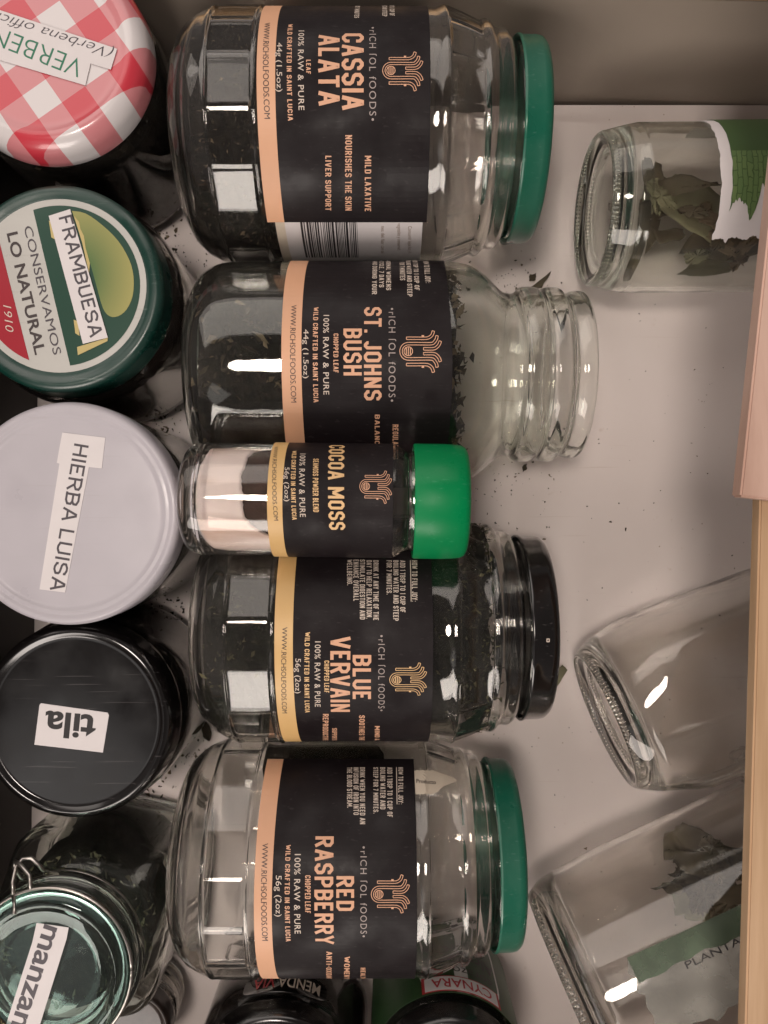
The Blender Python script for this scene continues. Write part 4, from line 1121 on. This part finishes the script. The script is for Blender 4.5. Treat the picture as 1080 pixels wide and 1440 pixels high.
hI, RI = .034, .017
jI, mI, lI, pI = standing('small_jar', 'small low jar with a dark brown lid in the gap beside the clip-top jar', 186, 1448, hI, RI, plain('dark_brown_lid', (.03, .02, .017), .35, .3, noise_amt=.5, noise_scale=200),
    lid_profile(RI, hI - .009, hI), RI * .98, .009)
MAT_END = 0

# ================================================================== EMPTY JARS ON THE RIGHT
def base_ring_profile(R, L, nk, foot=.84, shoulder=.024):
    f = R * foot
    return smooth_profile([(.0040, 0), (.0040, f * .55), (.0036, f * .80), (.002, f * .90), (.0003, f * .955), (0, f), (.0010, f * 1.035), (.004, f + (R - f) * .42), (.010, f + (R - f) * .74), (shoulder * .75, f + (R - f) * .95), (shoulder, R), (L * .5, R), (L - .035, R), (L - .026, R * .97), (L - .018, R * .88), (L - .013, R * nk), (L - .008, R * nk), (L - .003, R * nk), (L, R * nk * .97)], 3)
def stipple(n):
    """row of tiny ridges round the foot"""
    def f(th, z, r, R=None):
        return r
    return f
def empty_jar(label, px, py, R, ang, L, nk=.86, rf=None, gm='glass', zfix=None, segs=96, name='glass_jar', foot=.88, shoulder=.02):
    m = Matrix.Translation(at(px, py, R + .0002)) @ lying(None, None, 0, math.radians(ang))
    r = root(name, label, 'glass jar', m)
    P = glass_shell(base_ring_profile(R, L, nk, foot, shoulder), .0022, .0065)
    V, Fs = lathe(P, segs, rf)
    fix(link('glass_body', V, Fs, M[gm], r))
    # ridged foot ring
    V, Fs = [], []
    n = 110
    for k in range(n):
        a = 2 * PI * k / n
        rr = R * foot * 1.005
        c = Vector((rr * math.cos(a), rr * math.sin(a), .0016)); b = len(V)
        s = rf(a, 0, 1.0) if rf else 1
        for dx, dy, dz in ((-1, -1, -1), (1, -1, -1), (1, 1, -1), (-1, 1, -1), (-1, -1, 1), (1, -1, 1), (1, 1, 1), (-1, 1, 1)):
            rad = rr * s + dx * R * .011; t = a + dy * (.30 * 2 * PI / n) * (1 if dz < 0 else .6)
            V.append((rad * math.cos(t), rad * math.sin(t), .0012 + dz * .0011 + (.0012 if dx > 0 else 0)))
        Fs += [tuple(b + i for i in q_) for q_ in ((0, 3, 2, 1), (4, 5, 6, 7), (0, 1, 5, 4), (1, 2, 6, 5), (2, 3, 7, 6), (3, 0, 4, 7))]
    fix(link('ridged_foot', V, Fs, M[gm], r, None, True))
    return r, m
RK = .0360
jK, mK = empty_jar('clear glass jar of brown leaf pieces with a torn white and green label', 832, 297, RK, .5, .115, .86, gm='glass_green')
# torn label
def jagK(t, f, z):
    if f < .1: return z + .0018 * noise.noise(Vector((t * 6, 1, 1))) + .0008 * noise.noise(Vector((t * 25, 3, 1)))
    return z
t_lo, z_lo = on_cyl(mK, RK, 1015, 345)
V, Fs = [], []
def torn(m, R, t0, t1f, z0f, z1, nt, nz, mat, parent, name, th=.0002):
    """torn sheet: rows over z, each row ends at its own angle"""
    V, Fs = [], []
    for s in (0, 1):
        for j in range(nz + 1):
            f = j / nz
            for i in range(nt + 1):
                g = i / nt
                z_l = z0f(t0 + g * 1.0)
                z = z_l + (z1 - z_l) * f
                t = t0 + (t1f(z) - t0) * g
                V.append(((R + s * th) * math.cos(t), (R + s * th) * math.sin(t), z))
    N = (nt + 1) * (nz + 1); ix = lambda s, j, i: s * N + j * (nt + 1) + i
    for j in range(nz):
        for i in range(nt):
            Fs.append((ix(1, j, i), ix(1, j, i + 1), ix(1, j + 1, i + 1), ix(1, j + 1, i))); Fs.append((ix(0, j, i), ix(0, j + 1, i), ix(0, j + 1, i + 1), ix(0, j, i + 1)))
    for j in range(nz): Fs.append((ix(0, j, nt), ix(0, j + 1, nt), ix(1, j + 1, nt), ix(1, j, nt)))
    for i in range(nt): Fs.append((ix(0, 0, i), ix(0, 0, i + 1), ix(1, 0, i + 1), ix(1, 0, i)))
    return link(name, V, Fs, mat, parent, None, False)
zk0 = on_cyl(mK, RK, 1014, 260)[1]; zk1 = zk0 + .040
te = on_cyl(mK, RK, 1030, 335)[0]
fring = lambda z, s: .10 * noise.noise(Vector((z * 260, s, 0))) + .05 * noise.noise(Vector((z * 900, s, 3)))
tl = torn(mK, RK + .0001, -1.6, lambda z: te + fring(z, 1.0), lambda t: zk0 + .0012 * noise.noise(Vector((t * 9, 2, 0))) + .0006 * noise.noise(Vector((t * 33, 5, 0))), zk1, 60, 60, M['paper'], jK, 'torn_label')
zg0 = on_cyl(mK, RK, 1029, 230)[1]; tg = on_cyl(mK, RK, 1050, 288)[0]
def brick_mat():
    m, n, l, p = nm('green_printed_lattice')
    t = n.new('ShaderNodeTexCoord'); s = n.new('ShaderNodeSeparateXYZ'); l.new(t.outputs['Object'], s.inputs[0])
    cb = n.new('ShaderNodeCombineXYZ'); a = n.new('ShaderNodeMath'); a.operation = 'ARCTAN2'; l.new(s.outputs['Y'], a.inputs[0]); l.new(s.outputs['X'], a.inputs[1])
    mu = n.new('ShaderNodeMath'); mu.operation = 'MULTIPLY'; mu.inputs[1].default_value = .036; l.new(a.outputs[0], mu.inputs[0])
    nz_ = n.new('ShaderNodeTexNoise'); nz_.inputs['Scale'].default_value = 260; l.new(t.outputs['Object'], nz_.inputs['Vector'])
    wob = n.new('ShaderNodeMath'); wob.operation = 'MULTIPLY_ADD'; wob.inputs[1].default_value = .0022; l.new(nz_.outputs['Fac'], wob.inputs[0]); l.new(s.outputs['Z'], wob.inputs[2])
    wob2 = n.new('ShaderNodeMath'); wob2.operation = 'MULTIPLY_ADD'; wob2.inputs[1].default_value = .003; l.new(nz_.outputs['Fac'], wob2.inputs[0]); l.new(mu.outputs[0], wob2.inputs[2])
    l.new(wob2.outputs[0], cb.inputs[0]); l.new(wob.outputs[0], cb.inputs[1])
    b = n.new('ShaderNodeTexBrick'); b.inputs['Scale'].default_value = 1; b.inputs['Brick Width'].default_value = .0060; b.inputs['Row Height'].default_value = .0021; b.inputs['Mortar Size'].default_value = .00022
    b.inputs['Color1'].default_value = (.13, .20, .07, 1); b.inputs['Color2'].default_value = (.10, .17, .06, 1); b.inputs['Mortar'].default_value = (.055, .10, .034, 1)
    l.new(cb.outputs[0], b.inputs[0])
    st = n.new('ShaderNodeMath'); st.operation = 'GREATER_THAN'; st.inputs[1].default_value = on_cyl(mK, RK, 1050, 213)[0] * .036; l.new(mu.outputs[0], st.inputs[0])
    mx = n.new('ShaderNodeMixRGB'); mx.inputs[1].default_value = (.05, .095, .03, 1); l.new(st.outputs[0], mx.inputs[0]); l.new(b.outputs[0], mx.inputs[2])
    l.new(mx.outputs[0], p.inputs['Base Color']); p.inputs['Roughness'].default_value = .5
    return m
torn(mK, RK + .0004, -1.55, lambda z: tg + 1.9 * fring(z, 7.0) + .1 * math.sin(z * 700), lambda t: zg0 + .0008 * noise.noise(Vector((t * 14, 8, 0))) + .004 * max(0, t + .25), zk1 - .002, 60, 60, brick_mat(), jK, 'green_print').parent = tl

# rounded square empty jar
def rsq(th, z, r):
    n = 3.6; s = 1 / (abs(math.cos(th)) ** n + abs(math.sin(th)) ** n) ** (1 / n)
    k = min(1, max(0, (z - .006) / .022))
    return r * (1 + (s - 1) * .92 * k)
RM = .0372
jM, mM = empty_jar('empty clear squarish glass jar lying tilted below the pinkish board', 848, 1012, RM, 21, .125, .80, rf=rsq,  foot=.82, shoulder=.028)
V, Fs = [], []
for s_ in (0, 1):
    for j in range(13):
        for i in range(25):
            th = -.80 + 1.58 * i / 24 + .03 * noise.noise(Vector((j * .7, s_ * 0, 2))); z = .0265 + .0955 * j / 12 + .0012 * noise.noise(Vector((i * .6, 5, 1)))
            r_ = rsq(th, z, RM) + .0003 + .00008 * s_
            V.append((r_ * math.cos(th), r_ * math.sin(th), z))
for j in range(12):
    for i in range(24):
        a, b, c, d = j * 25 + i, j * 25 + i + 1, j * 25 + 26 + i, j * 25 + 25 + i
        Fs += [(325 + a, 325 + b, 325 + c, 325 + d), (a, d, c, b)]
mf = bpy.data.materials.new('glue_film'); mf.use_nodes = True; n_, l_ = mf.node_tree.nodes, mf.node_tree.links
mxs = n_.new('ShaderNodeMixShader'); tr_ = n_.new('ShaderNodeBsdfTransparent'); tn = n_.new('ShaderNodeTexNoise'); tcn = n_.new('ShaderNodeTexCoord')
tn.inputs['Scale'].default_value = 45; tn.inputs['Detail'].default_value = 6; l_.new(tcn.outputs['Object'], tn.inputs['Vector'])
mrn = n_.new('ShaderNodeMapRange'); mrn.inputs['From Min'].default_value = .3; mrn.inputs['From Max'].default_value = .7; mrn.inputs['To Min'].default_value = .02; mrn.inputs['To Max'].default_value = .24
l_.new(tn.outputs['Fac'], mrn.inputs['Value']); sp_ = n_.new('ShaderNodeSeparateXYZ'); l_.new(tcn.outputs['Object'], sp_.inputs[0])
fz = n_.new('ShaderNodeMapRange'); fz.interpolation_type = 'SMOOTHSTEP'; fz.inputs['From Min'].default_value = .028; fz.inputs['From Max'].default_value = .075; l_.new(sp_.outputs['Z'], fz.inputs['Value'])
ab = n_.new('ShaderNodeMath'); ab.operation = 'ABSOLUTE'; l_.new(sp_.outputs['Y'], ab.inputs[0])
fy = n_.new('ShaderNodeMapRange'); fy.interpolation_type = 'SMOOTHSTEP'; fy.inputs['From Min'].default_value = .031; fy.inputs['From Max'].default_value = .016; l_.new(ab.outputs[0], fy.inputs['Value'])
mu1 = n_.new('ShaderNodeMath'); mu1.operation = 'MULTIPLY'; l_.new(fz.outputs[0], mu1.inputs[0]); l_.new(fy.outputs[0], mu1.inputs[1])
mu2 = n_.new('ShaderNodeMath'); mu2.operation = 'MULTIPLY'; l_.new(mu1.outputs[0], mu2.inputs[0]); l_.new(mrn.outputs[0], mu2.inputs[1])
l_.new(mu2.outputs[0], mxs.inputs[0]); l_.new(tr_.outputs[0], mxs.inputs[1]); l_.new(n_['Principled BSDF'].outputs[0], mxs.inputs[2])
n_['Principled BSDF'].inputs['Base Color'].default_value = (.62, .60, .59, 1); n_['Principled BSDF'].inputs['Roughness'].default_value = .8
l_.new(mxs.outputs[0], n_['Material Output'].inputs[0])
link('glue_film', V, Fs, mf, jM, None, True)
# the big one at the bottom right
RN = .0462
jN, mN = empty_jar('large empty clear glass jar in the bottom right corner with a faded green label', 800, 1392, RN, 25, .150, .84, gm='glass', foot=.85, shoulder=.040)
gN = on_cyl(mN, RN, 900, 1345)
V, Fs = [], []
tA_, zA_ = on_cyl(mN, RN, 880, 1352)
M['label_fade'] = plain('faded_label_paper', (.30, .295, .265), .6, noise_amt=.3, noise_scale=60)
def thin_out(m, k):
    n, l = m.node_tree.nodes, m.node_tree.links; p = n['Principled BSDF']
    mx = n.new('ShaderNodeMixShader'); tr = n.new('ShaderNodeBsdfTransparent'); mx.inputs[0].default_value = k
    l.new(tr.outputs[0], mx.inputs[1]); l.new(p.outputs[0], mx.inputs[2]); l.new(mx.outputs[0], n['Material Output'].inputs[0])
thin_out(M['label_fade'], .5)
M['label_fade_green'] = plain('green_label_print', (.085, .125, .075), .5, noise_amt=.45, noise_scale=70)
thin_out(M['label_fade_green'], .72)
lo = torn(mN, RN + .0001, tA_, lambda z: tA_ + .62 + fring(z, 12.0), lambda t: zA_ + .002 * noise.noise(Vector((t * 9, 3, 0))), .135, 40, 40, M['label_fade'], jN, 'torn_label')
torn(mN, RN + .0004, tA_ - .02, lambda z: tA_ + .17 + .05 * noise.noise(Vector((z * 100, 2, 1))), lambda t: zA_ + .001, .135, 14, 30, M['label_fade_green'], jN, 'green_print').parent = lo
ink = Ink()
def cyl_axial_text(ink, m, R, s, mat, t0, z0, z1, cap, bold=0):
    """lettering along a lying jar's axis"""
    V, Fs = text_mesh(s, bold); c = _cap[('H', bold)]; x0 = min(v[0] for v in V); ww = max(v[0] for v in V) - x0
    ink.add([(R * math.cos(t0 - y / c * cap / R), R * math.sin(t0 - y / c * cap / R), z0 + (z1 - z0) * (x - x0) / ww) for x, y in V], Fs, mat)
cyl_axial_text(ink, mN, RN + .0005, 'PLANTAS SECAS', M['ink_black'], tA_ + .225, zA_ + .020, zA_ + .066, .0024, 0)
cyl_axial_text(ink, mN, RN + .0005, 'FRAMBUESA', M['ink_grey'], tA_ + .80, zA_ + .030, zA_ + .072, .0060, 0)
ink.build('lettering', lo)

# ================================================================== LEAVES, CRUMBS, CLIP
def leaf(name, label, outline, m, mat, bend=.003, seed=0, cat='dried leaf', group=None, th=.0003):
    """flat curled leaf piece: outline in metres in local XY, curled in Z"""
    n = len(outline); V = []
    cx_ = sum(p[0] for p in outline) / n; cy_ = sum(p[1] for p in outline) / n
    rings = 5
    def zf(x, y): return bend * (noise.noise(Vector((x * 60, y * 60, seed))) + 8 * (x * x - y * y * .5) / .02)
    for s in (1, 0):
        V.append((cx_, cy_, zf(cx_, cy_) + s * th))
        for k in range(1, rings + 1):
            for x, y in outline:
                X, Y = cx_ + (x - cx_) * k / rings, cy_ + (y - cy_) * k / rings
                V.append((X, Y, zf(X, Y) + s * th))
    N = 1 + rings * n; Fs = []
    for s in (0, 1):
        o_ = s * N
        for i in range(n):
            f = (o_, o_ + 1 + i, o_ + 1 + (i + 1) % n); Fs.append(f if s == 0 else f[::-1])
        for k in range(rings - 1):
            for i in range(n):
                a, b = o_ + 1 + k * n + i, o_ + 1 + k * n + (i + 1) % n
                f = (a, a + n, b + n, b); Fs.append(f if s == 0 else f[::-1])
    for i in range(n):
        a, b = 1 + (rings - 1) * n + i, 1 + (rings - 1) * n + (i + 1) % n
        Fs.append((a, N + a, N + b, b))
    o = link(name, V, Fs, mat, None, None, True); o.matrix_world = m
    return tag(o, label, cat, group)
def jag_outline(pts, seed, amp=.0006, sub=4):
    rnd = random.Random(seed); out = []
    n = len(pts)
    for i in range(n):
        a, b = pts[i], pts[(i + 1) % n]
        for k in range(sub):
            t = k / sub; j = amp if k else amp * .3
            out.append((a[0] + (b[0] - a[0]) * t + rnd.gauss(0, j), a[1] + (b[1] - a[1]) * t + rnd.gauss(0, j)))
    return out
def px_leaf(name, label, pts, z, mat, tilt=(0, 0), bend=.002, seed=0, amp=.0005, group=None, th=.0003):
    P = [at(x, y, z) for x, y in pts]; c = sum(P, Vector()) / len(P)
    loc = [(p.x - c.x, p.y - c.y) for p in P]
    m = Matrix.Translation(c) @ Matrix.Rotation(tilt[0], 4, 'X') @ Matrix.Rotation(tilt[1], 4, 'Y')
    return leaf(name, label, jag_outline(loc, seed, amp), m, mat, bend, seed, group=group, th=th)
g7 = 'brown leaf pieces inside the clear jar below the drawer wall'
L7 = [([(885, 235), (900, 222), (930, 232), (938, 250), (905, 262), (892, 250)], .034, 'curled dark leaf scrap highest in the jar of leaf pieces', 'leaf', (.3, .2)),
      ([(905, 262), (955, 245), (1010, 262), (1000, 262), (950, 275), (915, 275)], .030, 'thin dark strip of leaf across the jar of leaf pieces', 'leaf', (.2, -.2)),
      ([(912, 280), (945, 248), (985, 255), (1040, 300), (1010, 345), (930, 300)], .022, 'broad olive leaf in the middle of the jar of leaf pieces', 'leaf_green', (.1, .1)),
      ([(870, 290), (965, 270), (955, 290), (925, 310), (895, 345), (875, 320)], .018, 'pointed brown leaf lying across the jar of leaf pieces', 'leaf', (-.15, .1)),
      ([(862, 380), (880, 330), (925, 312), (920, 340), (890, 385), (880, 400)], .016, 'long brown leaf blade standing near the jar foot', 'leaf', (.1, -.2)),
      ([(915, 325), (960, 322), (965, 332), (925, 345)], .020, 'small blunt dark leaf piece beside the long brown blade', 'leaf', (.1, .1)),
      ([(950, 360), (975, 325), (1010, 300), (1075, 330), (1075, 355), (1010, 368)], .017, 'large dark leaf under the torn label', 'leaf', (0, .1)),
      ([(950, 390), (975, 366), (1040, 366), (1025, 385), (985, 395)], .010, 'olive leaf flat against the lower wall of the jar of leaf pieces', 'leaf_green', (.25, 0))]
for i, (pts, z, lab, mt, tl_) in enumerate(L7): px_leaf('dried_leaf', lab, pts, z, M[mt], tl_, .0015, 60 + i, .0005, g7)
rnd = random.Random(23)
for i in range(16):
    cx_, cy_ = rnd.uniform(885, 1050), rnd.uniform(275, 375); a0 = rnd.uniform(0, 6.28); L_ = rnd.uniform(16, 30); w_f = rnd.uniform(.3, .55)
    pts = [(cx_ + L_ * (math.cos(t) * math.cos(a0) - w_f * math.sin(t) * math.sin(a0)), cy_ + L_ * (math.cos(t) * math.sin(a0) + w_f * math.sin(t) * math.cos(a0))) for t in [2 * PI * k / 9 for k in range(9)]]
    px_leaf('dried_leaf', 'smaller broken leaf piece half hidden in the jar of leaf pieces', pts, rnd.uniform(.008, .036), M[rnd.choice(['leaf', 'leaf_green', 'leaf_brown'])], (rnd.uniform(-.35, .35), rnd.uniform(-.35, .35)), .0012, 300 + i, .0007, g7)
g8 = 'crumpled leaves inside the large empty jar'
L8 = [([(930, 1190), (935, 1165), (955, 1152), (985, 1165), (1010, 1190), (1045, 1195), (1050, 1230), (1010, 1245), (960, 1225), (945, 1210)], .030, 'crumpled frilly dark leaf on top in the large empty jar', 'leaf', (.2, .1)),
      ([(908, 1243), (940, 1238), (985, 1215), (1040, 1225), (1045, 1255), (1015, 1240), (975, 1250), (945, 1258)], .022, 'long dark leaf stalk piece with a pointed tip in the large empty jar', 'leaf', (-.1, .1)),
      ([(950, 1250), (985, 1235), (1030, 1240), (1028, 1275), (1005, 1300), (965, 1295), (945, 1275)], .018, 'greyish leaf lowest in the large empty jar', 'leaf_green', (.1, .1)),
      ([(1010, 1250), (1050, 1235), (1050, 1260), (1025, 1280), (1005, 1302), (1000, 1285)], .026, 'narrow serrated leaf edge at the right of the large empty jar', 'leaf', (.1, -.1))]
rnd = random.Random(17)
for i in range(24):
    cx_, cy_ = rnd.uniform(948, 1050), rnd.uniform(1172, 1270); a0 = rnd.uniform(0, 6.28); L_ = rnd.uniform(11, 25)
    pts = []
    for k in range(22):
        t = 2 * PI * k / 22; rr = L_ * (1 if k % 2 else .78) * (.45 + .55 * abs(math.cos(t)))
        pts.append((cx_ + rr * math.cos(t + a0), cy_ + rr * math.sin(t + a0)))
    px_leaf('dried_leaf', 'small frilly dark leaf in the tangled clump inside the large empty jar', pts, rnd.uniform(.012, .04), M['leaf'], (rnd.uniform(-.7, .7), rnd.uniform(-.7, .7)), .012, 200 + i, .0005, g8)
for i, (pts, z, lab, mt, tl_) in enumerate(L8): px_leaf('dried_leaf', lab, pts, z, M[mt], tl_, .004, 80 + i, .0009, g8)
g9 = 'leaf fragments on the drawer bottom'
L9 = [([(743, 406), (775, 381), (762, 405)], 'pointed brown leaf fragment beside the ringed neck', 'leaf'),
      ([(778, 408), (800, 418), (785, 423)], 'small dark leaf fragment touching the top of the ringed neck', 'leaf'),
      ([(744, 388), (754, 384), (753, 394), (745, 396)], 'round brown fleck above the ringed neck', 'flake'),
      ([(778, 946), (791, 935), (798, 942), (783, 966), (778, 962)], 'olive leaf fragment beside the black lid', 'leaf_green'),
      ([(734, 656), (740, 652), (741, 660), (735, 664)], 'dark fleck under the open jar mouth', 'flake'),
      ([(284, 1022), (292, 1012), (298, 1030), (294, 1043), (285, 1035)], 'dark leaf fragment between the black lid and the black-lidded jar', 'flake'),
      ([(270, 1027), (282, 1020), (280, 1026), (272, 1030)], 'thin dark leaf fragment next to the glossy black lid on the left', 'flake'),
      ([(655, 386), (664, 388), (662, 394), (656, 394)], 'dark fleck between the large jar and the ringed neck', 'flake')]
for i, (pts, lab, mt) in enumerate(L9): px_leaf('leaf_fragment', lab, pts, .0012, M[mt], (0, 0), .0006, 100 + i, .0002, g9, .0003)
# crumbs
rnd = random.Random(99); V, Fs = [], []
def crumb(px, py, s):
    p = at(px, py, .0005); b = len(V)
    for k in range(6):
        d = Vector((rnd.gauss(0, 1), rnd.gauss(0, 1), rnd.gauss(0, .5))).normalized() * s * rnd.uniform(.5, 1.1); d.z = abs(d.z) * .6 if k % 2 else -.0004
        V.append(p + d)
    for f in ((0, 2, 4), (1, 5, 3), (0, 1, 2), (2, 3, 4), (4, 5, 0), (1, 0, 5), (3, 2, 1), (5, 4, 3)): Fs.append(tuple(b + i for i in f))
for _ in range(190):
    crumb(rnd.uniform(670, 1060), rnd.uniform(430, 1330), abs(rnd.gauss(0, .00035)) + .00012)
for _ in range(70):
    crumb(rnd.gauss(720, 40), rnd.gauss(680, 40), abs(rnd.gauss(0, .0004)) + .00015)
for _ in range(60):
    crumb(rnd.gauss(262, 14), rnd.gauss(1040, 30), abs(rnd.gauss(0, .0006)) + .0002)
for _ in range(40):
    crumb(rnd.gauss(265, 20), rnd.gauss(365, 15), abs(rnd.gauss(0, .0004)) + .0002)
for _ in range(40):
    crumb(rnd.gauss(720, 30), rnd.gauss(390, 18), abs(rnd.gauss(0, .0005)) + .0002)
for gx, gy, n_, sx_, sy_ in ((236, 345, 60, 14, 26), (228, 575, 90, 18, 22), (232, 862, 120, 18, 26), (210, 1110, 70, 22, 30), (215, 1370, 60, 18, 25), (262, 465, 40, 6, 40)):
    for _ in range(n_): crumb(rnd.gauss(gx, sx_), rnd.gauss(gy, sy_), abs(rnd.gauss(0, .0007)) + .0003)  # extra crumbs packed denser here so the gaps look as dark as shade
for px, py, s in ((921, 428, .0006), (977, 520, .0007), (842, 617, .0006), (908, 522, .0004), (800, 1023, .0005), (1000, 190, .0006), (1001, 181, .0008), (748, 1050, .0005), (793, 1236, .0006), (816, 1287, .0006)):
    crumb(px, py, s)
o = link('crumbs', V, Fs, M['flake'], None, None, False)
tag(o, 'tiny dark herb crumbs scattered over the drawer bottom', 'crumbs', None, 'stuff')
# metal clip at the right edge
pc = at(1046, 1084, .012)
kc = root('metal_clip', 'small steel trigger clip between the two empty jars at the right edge', 'metal clip', Matrix.Translation(pc))
def tor(c, r, tr, sx=1, rot=0):
    pts = [(c[0] + r * math.cos(a) * math.cos(rot) * sx - r * math.sin(a) * math.sin(rot), c[1] + r * math.cos(a) * math.sin(rot) * sx + r * math.sin(a) * math.cos(rot), c[2] + .001 * math.sin(a)) for a in [2 * PI * k / 28 for k in range(29)]]
    return tube(pts, tr)
V, Fs = tor((0, .004, 0), .0045, .0010); fix(link('clip_ring', V, Fs, M['metal'], kc))
V, Fs = tube([(-.001, .0, 0), (.001, -.004, 0), (.002, -.008, -.001), (.0035, -.010, -.002)], .0012); fix(link('clip_bar', V, Fs, M['metal'], kc))
V, Fs = tor((.006, .0025, -.001), .0038, .0009); fix(link('clip_ring', V, Fs, M['metal'], kc))
